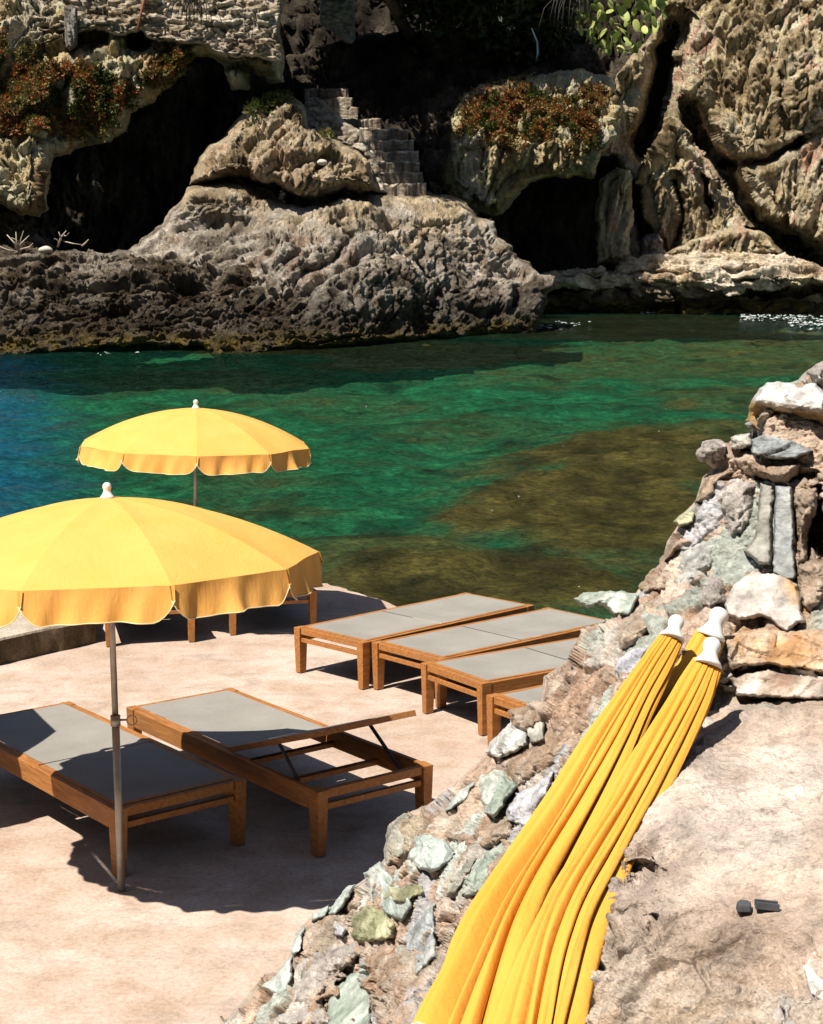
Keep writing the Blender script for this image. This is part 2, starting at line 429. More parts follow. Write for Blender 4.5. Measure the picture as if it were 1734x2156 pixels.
# ------------------------------------------------------------------ sea bed and sea
BLOBS = [  # frame x, y, half width, half height, strength of brown weed
    (980, 1235, 380, 90, 1.0), (1230, 1070, 300, 110, 1.0), (1350, 970, 260, 70, 0.95), (1500, 920, 160, 40, 0.7), (1450, 1180, 260, 60, 0.5),
    (1350, 690, 380, 30, 0.75), (900, 745, 330, 32, 0.6), (520, 725, 230, 22, 0.9), (120, 728, 170, 13, 0.7), (560, 1080, 200, 20, 0.35),
    (1450, 760, 380, 45, 0.4), (700, 850, 220, 25, 0.2), (1120, 790, 160, 22, 0.3), (640, 1140, 120, 18, 0.4), (1560, 840, 200, 30, 0.5), (1650, 740, 220, 60, 0.6), (860, 1180, 260, 60, 0.7), (1000, 900, 200, 30, 0.2), (420, 800, 260, 26, 0.3), (520, 1010, 160, 30, 0.25)]
def weed_field(X, Y, z=0.0):
    V = np.stack([X, Y, X*0], -1)
    # frame position of each spot of water, to lay the reefs out
    c, s = math.cos(PITCH), math.sin(PITCH)
    H_ = CAM_Z-z; dep = Y*c + H_*s; px = CXP+FPX*X/dep; py = CYP-FPX*(Y*s-H_*c)/dep
    wv = fbm(V*0.35, 4, 3, 0.6); wv2 = fbm(V*0.9, 4, 31, 0.6)
    f = np.zeros_like(X)
    for bx, by, rx, ry, k in BLOBS:
        r = np.hypot((px-bx)/rx, (py-by)/ry)
        f = np.maximum(f, k*sstep(1.15, 0.75, r+0.40*wv+0.25*wv2))
    f = np.clip(f + 0.2*sstep(0.15, 0.6, wv2), 0, 1)
    blue = sstep(260, -60, px+90*wv-0.35*(py-900)*(py < 900))*sstep(720, 780, py)
    return f, blue, wv, wv2
gx = np.arange(-36, 46, 0.30); gy = np.arange(8, 100, 0.30)
X, Yg = np.meshgrid(gx, gy); X = X.ravel(); Yg = Yg.ravel()
f0, blue0, _, _ = weed_field(X, Yg); f, blue, wv, wv2 = weed_field(X, Yg, -1.25)
sand = np.array([0.035, 0.225, 0.105]); sand2 = np.array([0.012, 0.085, 0.042]); weed = np.array([0.145, 0.088, 0.026]); bl = np.array([0.01, 0.14, 0.27])
t = np.clip(0.5+0.9*wv2, 0, 1)[:, None]
Cb = sand*(1-t)+sand2*t
Cb = Cb*(1-blue[:, None])+bl*blue[:, None]
Cb = Cb*(1-f[:, None])+weed*f[:, None]*(0.8+0.7*t)
dark = sstep(0.25, 0.8, fbm(np.stack([X, Yg, X*0], -1)*0.55, 4, 77, 0.6))
Cb = Cb*(1-0.7*dark[:, None])
Cb = Cb*(1-0.6*f[:, None]*sstep(-0.05, 0.45, fbm(np.stack([X*1.1, Yg*0.55, X*0], -1), 4, 91, 0.65))[:, None])
nx, ny = len(gx), len(gy); idx = np.arange(nx*ny).reshape(ny, nx)
Fq = np.stack([idx[:-1, :-1].ravel(), idx[:-1, 1:].ravel(), idx[1:, 1:].ravel(), idx[1:, :-1].ravel()], -1)
zb = -1.35 + 0.2*wv + 0.2*f
tb = NT('seabed'); vv = tb.coord(); n1 = tb.noise(vv, 3.0, 6, 0.7, 0.6)
M_BED = tb.fin(tb.mix(1.0, tb.attr(), tb.ramp(n1, [(0.3, 0.45), (0.5, 0.95), (0.7, 1.5)]), 'MULTIPLY'), 0.9, tb.bump(n1, 0.6, 0.2), 0.1)
tag(mesh_np('seabed', np.stack([X, Yg, zb], -1), Fq, M_BED, None, True, Cb), kind='structure')
t = NT('sea_water'); v = t.coord((1.0, 1.0, 1.0))
w1 = t.noise(v, 2.2, 6, 0.65, 0.8); w2 = t.noise(t.coord((1.0, 1.4, 1.0), (0, 0, R(25))), 8.0, 4, 0.65, 0.6); w3 = t.noise(v, 0.35, 2, 0.5)
hgt = t.math('ADD', t.math('MULTIPLY', w1, 1.0), t.math('MULTIPLY', w2, 0.35))
nb = t.bump(hgt, 1.0, 0.20)
att = t.attr()
tr = t.n('ShaderNodeBsdfTransparent'); t.set(tr.inputs['Color'], (0.80, 0.93, 0.85, 1))
df = t.n('ShaderNodeBsdfDiffuse'); t.set(df.inputs['Color'], att); t.set(df.inputs['Normal'], nb)
gl = t.n('ShaderNodeBsdfGlossy'); gl.inputs['Roughness'].default_value = 0.06; t.set(gl.inputs['Normal'], nb)
t.set(gl.inputs['Color'], (0.8, 0.9, 1.0, 1))
crest = t.math('MULTIPLY', t.ramp(t.math('ABSOLUTE', t.math('SUBTRACT', w2, 0.5)), [(0.0, 1.0), (0.028, 0.0)]), t.ramp(w3, [(0.42, 0.0), (0.60, 1.0)]))  # thin streaks of light on the ripples, painted into the water colour
t.set(df.inputs['Color'], t.mix(crest, att, t.mix(1.0, att, (3.6, 3.4, 3.4, 1), 'MULTIPLY')))
wf = t.ramp(t.math('ADD', t.math('MULTIPLY', w1, 0.35), t.math('MULTIPLY', w2, 0.65)), [(0.40, 0.05), (0.50, 0.28), (0.60, 0.75)])
m1 = t.n('ShaderNodeMixShader'); t.set(m1.inputs[0], wf); t.set(m1.inputs[1], tr.outputs[0]); t.set(m1.inputs[2], df.outputs[0])
fr = t.n('ShaderNodeFresnel'); fr.inputs['IOR'].default_value = 1.2; t.set(fr.inputs['Normal'], nb)
m2 = t.n('ShaderNodeMixShader'); t.set(m2.inputs[0], t.math('MULTIPLY', fr.outputs[0], 0.45)); t.set(m2.inputs[1], m1.outputs[0]); t.set(m2.inputs[2], gl.outputs[0])
t.set(t.out.inputs['Surface'], m2.outputs[0]); M_WATER = t.m
f, blue = f0, blue0
Cw = np.array([0.005, 0.040, 0.023])*(1-blue[:, None]) + np.array([0.002, 0.045, 0.10])*blue[:, None]
Cw = Cw*(1-0.75*f[:, None]) + np.array([0.036, 0.026, 0.008])*0.75*f[:, None]
tag(mesh_np('water', np.stack([X, Yg, X*0], -1), Fq, M_WATER, None, True, Cw), kind='structure')

# ------------------------------------------------------------------ terrace and kerb (terrace frame, then TM)
def tw(p): return TM @ Vector(p)
def ground_poly(name, poly, z0, z1, mat, jit=0.03, seg=0.12):
    pts = []
    for i, a in enumerate(poly):
        b = poly[(i+1) % len(poly)]; n = max(1, int(math.dist(a, b)/seg))
        for k in range(n):
            x = a[0]+(b[0]-a[0])*k/n; y = a[1]+(b[1]-a[1])*k/n
            pts.append((x+random.uniform(-jit, jit), y+random.uniform(-jit, jit)))
    bm = bmesh.new()
    levels = [z1, z1-0.02, z1-0.1, z0] if z1-z0 > 0.15 else [z1, z0]
    rings = []
    for li, z in enumerate(levels):
        ins = 0.012 if li == 0 else 0.0
        cx = sum(p[0] for p in pts)/len(pts); cy = sum(p[1] for p in pts)/len(pts)
        rings.append([bm.verts.new((x+(cx-x)*ins*0.2, y+(cy-y)*ins*0.2, z)) for x, y in pts])
    f = bm.faces.new(rings[0])
    for a, b in zip(rings, rings[1:]):
        for k in range(len(a)): bm.faces.new((a[k], b[k], b[(k+1) % len(a)], a[(k+1) % len(a)]))
    bmesh.ops.triangulate(bm, faces=[f])
    o = bm_obj(name, bm, mat); o.matrix_world = TM
    return o
tag(ground_poly('terrace', [(-9, 2.0), (3.2, 2.0), (3.2, 9.0), (2.6, 11.6), (1.75, 13.2), (0.62, 14.25), (-0.03, 14.87), (-0.91, 16.2), (-9, 16.4)], -2.2, 0.0, M_CONC), kind='structure')
kerb = tag(ground_poly('kerb', [(-8.0, 6.6), (-2.84, 13.36), (-3.6, 16.25), (-8.8, 16.3)], 0.004, 0.23, M_KERB, 0.015), kind='structure')

t = NT('stained_shaded_kerb_face'); v = t.coord(); a = t.noise(t.coord((1, 1, 0.5)), 5, 6, 0.7, 0.6); f = t.noise(v, 40, 4, 0.7)
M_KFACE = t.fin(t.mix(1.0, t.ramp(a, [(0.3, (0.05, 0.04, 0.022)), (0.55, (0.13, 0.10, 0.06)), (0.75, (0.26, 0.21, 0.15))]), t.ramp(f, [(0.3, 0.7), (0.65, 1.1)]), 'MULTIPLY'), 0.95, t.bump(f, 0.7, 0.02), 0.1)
kerb.data.materials.append(M_KFACE)  # upright faces: stains plus shade painted in as a darker material
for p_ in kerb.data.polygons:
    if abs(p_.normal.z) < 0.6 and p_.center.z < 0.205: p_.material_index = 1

# ------------------------------------------------------------------ sun loungers
LL, LW, LH = 2.08, 0.80, 0.38
HINGE = 1.13
def make_lounger(angle):
    """x runs from the foot end (0) to the head end (LL); y across; the backrest half turns up about the hinge"""
    root = empty('sun_lounger')
    rt = LH                      # top of rails
    for x in (0.045, LL-0.045):
        for y in (-1, 1):
            bm = bmesh.new()
            yo = y*(LW/2-0.035)
            # upper block, then a slightly tapered leg
            vs = []
            for z, hx, hy in ((0, 0.034, 0.026), (rt-0.10, 0.042, 0.033), (rt, 0.044, 0.035)):
                vs.append([bm.verts.new((x+sx*hx, yo+sy*hy, z)) for sx, sy in ((-1,-1), (1,-1), (1,1), (-1,1))])
            for a, b in zip(vs, vs[1:]):
                for k in range(4): bm.faces.new((a[k], a[(k+1) % 4], b[(k+1) % 4], b[k]))
            bm.faces.new(vs[0][::-1]); bm.faces.new(vs[-1])
            bm_obj('leg', bm, M_WOOD, root, bevel=0.004)
    for y in (-1, 1):
        bm = bmesh.new(); yc = y*(LW/2-0.092 if False else LW/2-0.022)
        bar(bm, (0.092, yc, rt-0.062), (LL-0.092, yc, rt-0.062), 0.034, 0.118)
        bm_obj('side_rail', bm, M_WOOD, root, bevel=0.004)
    for x in (0.03, LL-0.03):
        bm = bmesh.new()
        bar(bm, (x, -LW/2+0.074, rt-0.026), (x, LW/2-0.074, rt-0.026), 0.036, 0.05)
        bm_obj('end_rail', bm, M_WOOD, root, bevel=0.003)
        bm = bmesh.new()
        bar(bm, (x, -LW/2+0.074, rt-0.100), (x, LW/2-0.074, rt-0.100), 0.030, 0.034)
        bm_obj('stretcher', bm, M_WOOD, root, bevel=0.003)
    for x in (0.5, HINGE+0.06, 1.62):
        bm = bmesh.new(); bar(bm, (x, -LW/2+0.042, rt-0.095), (x, LW/2-0.042, rt-0.095), 0.045, 0.03)
        bm_obj('cross_bar', bm, M_WOOD, root, bevel=0.003)
    iw = LW/2-0.052                                    # half width inside the rails
    def panel(nm, x0, x1, sag):
        n, m = 16, 10; V = []; F = []
        for i in range(n+1):
            for j in range(m+1):
                u = i/n; v2 = j/m
                z = rt+0.002 - sag*(4*v2*(1-v2))*min(1, 6*u, 6*(1-u))
                V.append((x0+(x1-x0)*u, (-iw+0.012)+(2*iw-0.024)*v2, z))
        for i in range(n):
            for j in range(m):
                a = i*(m+1)+j; F.append((a, a+m+1, a+m+2, a+1))
        o = mesh_np(nm, np.array(V), np.array(F), M_SLING, root)
        return o
    panel('seat_sling', 0.055, HINGE-0.004, 0.016)
    bm = bmesh.new()
    for y in (-1, 1): bar(bm, (0.05, y*iw, rt-0.014), (HINGE-0.01, y*iw, rt-0.014), 0.026, 0.03)
    bar(bm, (0.063, -iw+0.013, rt-0.016), (0.063, iw-0.013, rt-0.016), 0.02, 0.024)
    bm_obj('seat_frame', bm, M_WOOD, root, bevel=0.003)
    # backrest
    rotm = Matrix.Translation((HINGE, 0, rt-0.014)) @ Matrix.Rotation(-angle, 4, 'Y') @ Matrix.Translation((-HINGE, 0, -(rt-0.014)))
    bm = bmesh.new(); x1 = LL-0.055
    for y in (-1, 1): bar(bm, (HINGE+0.012, y*iw, rt-0.014), (x1, y*iw, rt-0.014), 0.030, 0.034)
    bar(bm, (x1-0.018, -iw+0.015, rt-0.014), (x1-0.018, iw-0.015, rt-0.014), 0.036, 0.034)
    bar(bm, (HINGE+0.03, -iw+0.015, rt-0.018), (HINGE+0.03, iw-0.015, rt-0.018), 0.03, 0.026)
    bmesh.ops.transform(bm, matrix=rotm, verts=bm.verts)
    bm_obj('backrest_frame', bm, M_WOOD, root, bevel=0.003)
    o = panel('backrest_sling', HINGE+0.008, x1-0.006, 0.006); o.data.transform(rotm)
    if angle > 0.1:
        for y in (-1, 1):
            bm = bmesh.new()
            a = rotm @ Vector((HINGE+0.50, y*(iw-0.03), rt-0.03)); b = Vector((LL-0.20, y*(iw-0.012), rt-0.085))
            bar(bm, a, b, 0.010, 0.022); bm_obj('support_strut', bm, M_DKMETAL, root)
        bm = bmesh.new(); bar(bm, (LL-0.2, -iw, rt-0.088), (LL-0.2, iw, rt-0.088), 0.016, 0.016); bm_obj('strut_rail', bm, M_DKMETAL, root)
    return root
flat = make_lounger(0.0); raised = make_lounger(R(20.0))
LG = 'teak sun loungers with grey slings on the terrace'
# centre of the near-left corner, heading from head end to foot end, size and tilt of each lounger
LOUNG = [
 ('A', -0.972, 12.27, 0.789, 2.09, 0.827, -0.084, 0.007, 'R', 'teak lounger with its grey sling flat, farthest of the right-hand row, beside the water'),
 ('B', -0.317, 11.73, 0.727, 2.03, 0.798, -0.095, 0.022, 'R', 'flat teak lounger second in the right-hand row, its foot end running behind the rubble wall'),
 ('C', 0.067, 11.043, 0.602, 2.08, 0.758, 0.0, 0.02, 'R', 'flat teak lounger third in the right-hand row, its right half hidden by the rubble wall'),
 ('D', 0.51, 10.128, 0.620, 2.08, 0.78, 0.0, 0.0, 'R', 'teak lounger almost hidden by the rubble wall, only a leg and one corner showing'),
 ('F', -2.949, 9.449, -0.885, 2.177, 0.827, -0.050, -0.045, 'L', 'teak lounger under the front parasol, half in shade, round shadow on its foot end'),
 ('G', -2.711, 13.161, 1.83, 2.08, 0.80, 0.0, 0.0, 'R', 'teak lounger in the back row next to the raised concrete kerb'),
 ('H', -1.668, 13.628, 1.82, 2.08, 0.82, 0.0, 0.0, 'R', 'teak lounger in the back row showing right of the front parasol, with black shade beneath'),
 ('E', -1.90, 9.825, -0.905, 2.242, 0.818, -0.019, -0.019, 'L', 'teak lounger with its backrest propped up on two metal struts'),
]
first = True
for (k, x, y, th, L, W, tl, tv, side, lab) in LOUNG:
    if k == 'E': o = raised
    elif first: o = flat; first = False
    else: o = copy_tree(flat)
    d = Vector((math.cos(th), math.sin(th), 0))
    if side == 'R':      # origin is the head-end left corner, length runs away to the foot end
        wv_ = Vector((d.y, -d.x, 0)); hd = -d; mid0 = Vector((x, y, 0)) + d*L + wv_*(W/2); tilt_l = -tl; tilt_w = tv
    else:                # origin is the foot-end left corner, length runs to the head end
        wv_ = Vector((-d.y, d.x, 0)); hd = d; mid0 = Vector((x, y, 0)) + wv_*(W/2); tilt_l = tl; tilt_w = tv
    ang = math.atan2(hd.y, hd.x)
    o.matrix_world = TM @ Matrix.Translation(mid0 + Vector((0, 0, 0.006))) @ Matrix.Rotation(ang, 4, 'Z') @ Matrix.Diagonal((L/LL, W/LW, 1, 1))
    tag(o, lab, 'sun lounger', LG)

# ------------------------------------------------------------------ parasols
NG = 10
FIN = [(0.0005, 0.0), (0.036, 0.0), (0.0375, 0.006), (0.034, 0.012), (0.027, 0.020), (0.021, 0.032), (0.0185, 0.040), (0.021, 0.048), (0.0235, 0.058), (0.022, 0.068), (0.016, 0.077), (0.008, 0.081), (0.0005, 0.082)]
def make_parasol(seed, rad=1.08, rise=0.34, apex=2.06, phase=0.0):
    """open ten-panel parasol; rib k sits at angle phase + 36k degrees; z = 0 is the ground"""
    rs = random.Random(seed)
    root = empty('beach_parasol')
    rib = lambda k, t: Vector((rad*t*math.cos(phase+2*math.pi*k/NG), rad*t*math.sin(phase+2*math.pi*k/NG), apex-rise*(0.12*t+0.88*t*t)))
    V = []; F = []; NT_, NA = 16, 8
    for k in range(NG):
        base = len(V)
        for i in range(NT_+1):
            t = i/NT_
            a, b = rib(k, t), rib(k+1, t)
            for j in range(NA+1):
                s_ = j/NA; p = a.lerp(b, s_)
                p.z -= 0.005*t*(1-t)*16*s_*(1-s_)
                if 0 < i: p.z += 0.007*math.sin(9*t+5*s_+k*2.1)*t*4*s_*(1-s_)
                V.append(p)
        for i in range(NT_):
            for j in range(NA):
                q = base+i*(NA+1)+j; F.append((q, q+1, q+NA+2, q+NA+1))
    cn = mesh_np('canopy', np.array(V), np.array(F), M_YEL, root)
    bm = bmesh.new(); bm.from_mesh(cn.data); bmesh.ops.remove_doubles(bm, verts=bm.verts, dist=0.0004)
    for e in bm.edges:
        if len(e.link_faces) == 2 and e.calc_face_angle(0) > 0.06: e.smooth = False
    bm.to_mesh(cn.data); bm.free()
    for k in range(NG):
        a, b = rib(k, 1), rib(k+1, 1); out = ((a+b)/2); out.z = 0; out.normalize()
        V = []; F = []; W_, Hn = 28, 10; ph = rs.uniform(0, 6.3); flip = rs.uniform(0.0, 0.05); ph2 = rs.uniform(0, 6.3)
        for i in range(W_+1):
            s_ = -0.02+1.04*i/W_
            edge = max(0, min(s_, 1-s_))
            ln = 0.158*(0.40+0.60*min(1, (edge/0.115))**0.42) + 0.006*math.sin(ph+s_*7)
            for j in range(Hn+1):
                u = j/Hn
                p = a.lerp(b, s_)
                wob = (0.018*math.sin(ph+s_*15)+0.011*math.sin(ph2+s_*29+u*1.5)+0.006*math.sin(ph2*2+s_*9))*u*min(1, edge*7)
                p = p + out*(flip*u*u*2*edge+wob+0.015*u) + out*(0.0015*(k % 2)) + Vector((0, 0, -ln*u+0.001))
                V.append(p)
        for i in range(W_):
            for j in range(Hn):
                q = i*(Hn+1)+j; F.append((q, q+Hn+1, q+Hn+2, q+1))
        vl = mesh_np('valance', np.array(V), np.array(F), M_YEL, root)
        bm = bmesh.new(); pts = [V[i*(Hn+1)+Hn] for i in range(W_+1)]
        tube(bm, pts, 0.0028, 5); bm_obj('piping', bm, M_PIPING, vl, True)
    bm = bmesh.new(); lathe(bm, [(r*0.97, z*1.0) for r, z in FIN]); bmesh.ops.translate(bm, vec=(0, 0, apex-0.004), verts=bm.verts)
    bm_obj('finial', bm, M_WHITE, root, True)
    bm = bmesh.new(); tube(bm, [(0, 0, 0.0), (0, 0, 0.93)], 0.0205, 16); bm_obj('pole', bm, M_STEEL, root, True)
    bm = bmesh.new(); tube(bm, [(0, 0, 0.93), (0, 0, apex-0.01)], 0.0165, 16); bm_obj('upper_pole', bm, M_STEEL, root, True)
    bm = bmesh.new(); tube(bm, [(0, 0, 0.885), (0, 0, 0.94)], 0.026, 16)
    tube(bm, [(0.024, 0, 0.915), (0.06, 0, 0.915)], 0.006, 8)
    ring = [(0.085+0.026*math.cos(q), 0.0, 0.912+0.026*math.sin(q)) for q in [k*math.pi/8 for k in range(17)]]
    tube(bm, ring, 0.0035, 6); bm_obj('height_clamp', bm, M_STEEL, root, True)
    bm = bmesh.new()
    for k in range(NG):
        tube(bm, [rib(k, t)-Vector((0, 0, 0.012)) for t in (0.03, 0.25, 0.5, 0.75, 0.98)], 0.004, 6)
        tube(bm, [Vector((0, 0, apex-0.42)), rib(k, 0.5)-Vector((0, 0, 0.014))], 0.0035, 6)
    tube(bm, [(0, 0, apex-0.45), (0, 0, apex-0.38)], 0.03, 14)
    bm_obj('rib_frame', bm, M_STEEL, root, True)
    return root
PG = 'open yellow parasols on the terrace'
def place_parasol(o, x, y, lean, lab, z=0.0, back=0.0):
    o.matrix_world = TM @ Matrix.Translation((x, y, z)) @ Matrix.Rotation(back, 4, 'X') @ Matrix.Rotation(lean, 4, 'Y')
    tag(o, lab, 'parasol', PG)
place_parasol(make_parasol(1, 1.075, 0.315, 2.075, R(-64.0)), -1.522, 7.62, R(-0.9), 'large open yellow parasol in the foreground, its left edge cut by the frame', 0, R(-2.2))
place_parasol(make_parasol(2, 1.08, 0.335, 2.06, R(-81.3)), -2.05, 14.08, R(1.4), 'smaller-looking open yellow parasol standing behind, fully in view against the green water')
place_parasol(make_parasol(3, 1.06, 0.335, 2.06, R(10)), -3.87, 8.52, 0, 'open yellow parasol off to the left that drops the round shadow on a lounger')

# ------------------------------------------------------------------ rubble bank in the right foreground
bank_d = Tps([(480,2150,5.0),(630,1990,5.0),(700,1910,4.95),(830,1740,4.8),(930,1680,4.75),(1030,1580,4.65),(1140,1440,4.6),(1240,1320,4.6),
 (1240,1255,4.65),(1360,1230,4.7),(1420,1120,4.75),(1480,1000,4.8),(1590,830,4.8),(1734,770,4.8),(1850,700,4.8),
 (900,2000,4.15),(750,2140,4.3),(560,2260,4.6),(1000,1850,4.1),(1150,1640,4.15),(1250,1480,4.2),(1350,1330,4.3),(1500,1250,4.35),(1650,1250,4.3),(1650,1050,4.55),(1850,1000,4.5),
 (1430,1400,3.95),(1350,1560,3.8),(1250,1760,3.56),(1150,1950,3.35),(1050,2130,3.2),(930,2200,3.4),(1480,1480,3.95),
 (1550,1450,4.0),(1734,1400,4.0),(1850,1400,4.0),(1500,1560,3.78),(1734,1550,3.72),(1400,1700,3.47),(1734,1700,3.32),(1300,1850,3.28),(1500,1900,3.07),(1734,1900,2.97),
 (1230,2100,2.98),(1500,2150,2.67),(1800,2150,2.57),(1100,2260,3.0),(1500,2280,2.5),(1850,2280,2.4),(1850,1700,3.3)])
BANK = [(440,2200),(480,2145),(530,2085),(550,2060),(590,2045),(620,2000),(622,1965),(650,1935),(700,1908),(740,1870),(790,1835),(812,1805),(820,1735),(850,1715),(900,1695),(930,1672),
 (955,1655),(1000,1610),(1030,1578),(1075,1550),(1075,1500),(1140,1478),(1145,1425),(1190,1395),(1225,1330),(1290,1300),(1330,1262),(1355,1225),(1395,1180),(1405,1140),
 (1425,1110),(1440,1080),(1465,1055),(1480,1005),(1500,985),(1475,965),(1480,935),(1530,935),(1580,920),(1585,880),(1600,830),(1680,800),(1700,780),(1740,755),(1860,700),(1860,2290),(400,2290)]
def bank_depth(px, py):
    Y = bank_d(px, py)
    # niche low in the wall, hollow edge of the slab, hollow beside the closed parasols
    for cx, cy, rx, ry, dp in ((740, 2120, 52, 88, 0.14), (1345, 1845, 42, 36, 0.07), (1570, 1472, 110, 26, 0.05), (1330, 1940, 60, 16, 0.045), (1712, 1110, 34, 75, 0.25), (1648, 1000, 60, 16, 0.1)):
        q = np.stack([px/28.0, py/28.0, px*0+cx], -1); r = np.hypot((px-cx)/rx, (py-cy)/ry) + 0.55*fbm(q, 3, 4); Y = Y + dp*sstep(1.25, 0.45, r)
    # the concrete slab steps up out of the gutter
    P = np.stack([px, py], -1)
    d, ins = poly_dist(P, SLAB); s_ = np.where(ins, d, -d)
    Y = Y - 0.07*sstep(-14, 16, s_)
    return Y
SLAB = np.array([(1190,2300),(1205,2060),(1240,1960),(1255,1900),(1250,1850),(1295,1770),(1345,1690),(1395,1620),(1440,1560),(1500,1530),(1555,1488),(1620,1482),(1740,1478),(1900,1478),(1900,2300)], float)
def bank_disp(V, P, e):
    d, ins = poly_dist(P, SLAB); s_ = np.where(ins, d, -d)
    rough_corner = sstep(1800, 1990, P[:, 1]-0.25*(P[:, 0]-1300)+0*P[:, 0])*(P[:, 0] > 1150)
    edge_r = sstep(150, 30, s_ + 60*fbm(V*7, 3, 61))*sstep(1740, 1800, P[:, 1])
    rough_corner = np.maximum(rough_corner, edge_r)
    sm = sstep(-10, 40, s_)*(1-0.97*rough_corner)
    up_ = sstep(1250, 1480, P[:, 1])
    q = V/0.19; q = q+0.45*np.stack([fbm(q*0.8, 3, 5), fbm(q*0.8, 3, 6), fbm(q*0.8, 3, 7)], -1)
    f1, g, r, off = cells(q, 2)
    k = sstep(0, 0.24, g)
    lump = (0.05*(r[:, 3]-0.5) + 0.05*(off*(r[:, :3]-0.5)).sum(-1))*k - 0.035*(1-sstep(0, 0.16, g))*(0.3+0.7*(r[:, 0] > 0.4))
    f1, g, r, off = cells(q*2.7, 3)
    lump = lump + (0.016*(r[:, 3]-0.5)+0.02*(off*(r[:, :3]-0.5)).sum(-1))*sstep(0, 0.25, g) - 0.006*(1-sstep(0, .15, g))
    gran = 0.0075*fbm(V*60, 4, 9, 0.7) + 0.012*fbm(V*16, 4, 12)
    pits = -0.012*sstep(0.30, 0.55, fbm(V*26, 3, 40))*(0.3+0.7*rough_corner)
    smo = 0.012*fbm(V*2.6, 4, 14) + 0.003*fbm(V*22, 4, 15, 0.65)+pits
    lump = lump*(1+0.25*rough_corner*sstep(0, 60, s_))*(1-0.9*sstep(-80, -12, s_)*(P[:, 1] < 1570)*(P[:, 0] > 1480)); gran = gran*(1-0.7*sstep(-80, -12, s_)*(P[:, 1] < 1570)*(P[:, 0] > 1480))
    return (lump+gran)*(1-sm) + smo*sm
MOR = [(0.48, 0.322, 0.226), (0.588, 0.421, 0.313), (0.66, 0.503, 0.389), (0.72, 0.585, 0.487)]
def bank_col(V, P, e):
    base = rockcol(MOR, 4, 6.0)(V, P, e)
    pal2 = rockcol([(0.36,0.36,0.30),(0.55,0.50,0.44),(0.62,0.58,0.54),(0.58,0.40,0.26)], 9, 3.4)(V, P, e)
    k = sstep(0.0, 0.35, fbm(V*4.2, 4, 22))[:, None]
    c = base*(1-0.55*k)+pal2*0.55*k
    q = V/0.19; q = q+0.45*np.stack([fbm(q*0.8, 3, 5), fbm(q*0.8, 3, 6), fbm(q*0.8, 3, 7)], -1)
    f1, g, r, off = cells(q, 2)
    SP = 1.28*np.array([(0.40,0.44,0.40),(0.50,0.55,0.51),(0.54,0.42,0.34),(0.49,0.49,0.51),(0.58,0.47,0.39),(0.46,0.39,0.29),(0.60,0.56,0.51),(0.54,0.41,0.32)])
    sc_ = SP[np.minimum((r[:, 1]*8).astype(int), 7)]*(0.8+0.35*r[:, 2:3])*(1+0.35*fbm(V*22, 4, 8)[:, None])
    k = (sstep(0.07, 0.16, g+0.05*fbm(V*40, 2, 3))*(r[:, 0] > 0.2))[:, None]*0.9
    c = c*(1-k)+sc_*k
    d, ins = poly_dist(P, SLAB); s_ = np.where(ins, d, -d)
    sl = rockcol([(0.56,0.41,0.315),(0.64,0.49,0.39),(0.68,0.54,0.445),(0.71,0.60,0.52)], 6, 1.6)(V, P, e)
    rc = sstep(1850, 2080, P[:, 1]-0.25*(P[:, 0]-1300))[:, None]
    dirt = rockcol([(0.42,0.32,0.22),(0.64,0.52,0.41),(0.70,0.61,0.52),(0.64,0.48,0.34)], 16, 4.5)(V, P, e)
    sl = sl*(1-0.75*rc)+dirt*0.75*rc
    sl = sl*(1-0.22*sstep(0.35, 0.55, fbm(V*48, 3, 71))[:, None])*(1-0.20*sstep(0.2, 0.6, fbm(V*9, 4, 72))[:, None])
    sl = sl*(1-0.35*(1-sstep(0, 0.03, np.abs(fbm(V*np.array([5, 5, 9]), 4, 73))))*sstep(0.0, 0.3, fbm(V*4, 3, 74)))[:, None]
    k = sstep(-12, 14, s_+10*fbm(V*9, 3, 2))[:, None]
    c = c*(1-k)+sl*k
    ru = np.exp(-(((P[:, 0]-1690)/22)**2+((P[:, 1]-1270)/50)**2)) + 0.8*np.exp(-(((P[:, 0]-1610)/110)**2+((P[:, 1]-1345)/26)**2)) + 0.5*np.exp(-(((P[:, 0]-1700)/60)**2+((P[:, 1]-1390)/30)**2))
    ru = np.clip(ru*(0.7+fbm(V*9, 3, 33)), 0, 1)[:, None]
    return c*(1-0.8*ru)+np.array([0.55, 0.27, 0.09])*0.8*ru
wall = empty('rubble_wall', Matrix.Translation((1.2, 4.4, 1.0)))
wall['label'] = 'rough wall and bank of mortared rubble and concrete rising along the right foreground'; wall['category'] = 'stone wall'
IW = wall.matrix_world.inverted()
def to_wall(o): o.parent = wall; o.matrix_parent_inverse = IW
edge_l = BANK[1:-3]
o, BV, BN, BP = relief('mortar_bank', BANK, 2.6, bank_depth, 26, 0.35, bank_disp, bank_col, M_MORTAR, None, [edge_l], ys=0.5)
to_wall(o)
Z1 = lambda pts: [(475.5+x*.2523, 1759.4+y*.2523) for x, y in pts]
Z2 = lambda pts: [(798.8+x*.2523, 1483.6+y*.2523) for x, y in pts]
Z6 = lambda pts: [(1163+x*.3529, 741.8+y*.3529) for x, y in pts]
SG = [(0.34,0.40,0.34),(0.48,0.54,0.48),(0.60,0.64,0.58)]; MI = [(0.42, 0.487, 0.454), (0.521, 0.588, 0.554), (0.588, 0.63, 0.588)]; LV = [(0.42,0.42,0.46),(0.54,0.54,0.58),(0.66,0.65,0.66)]
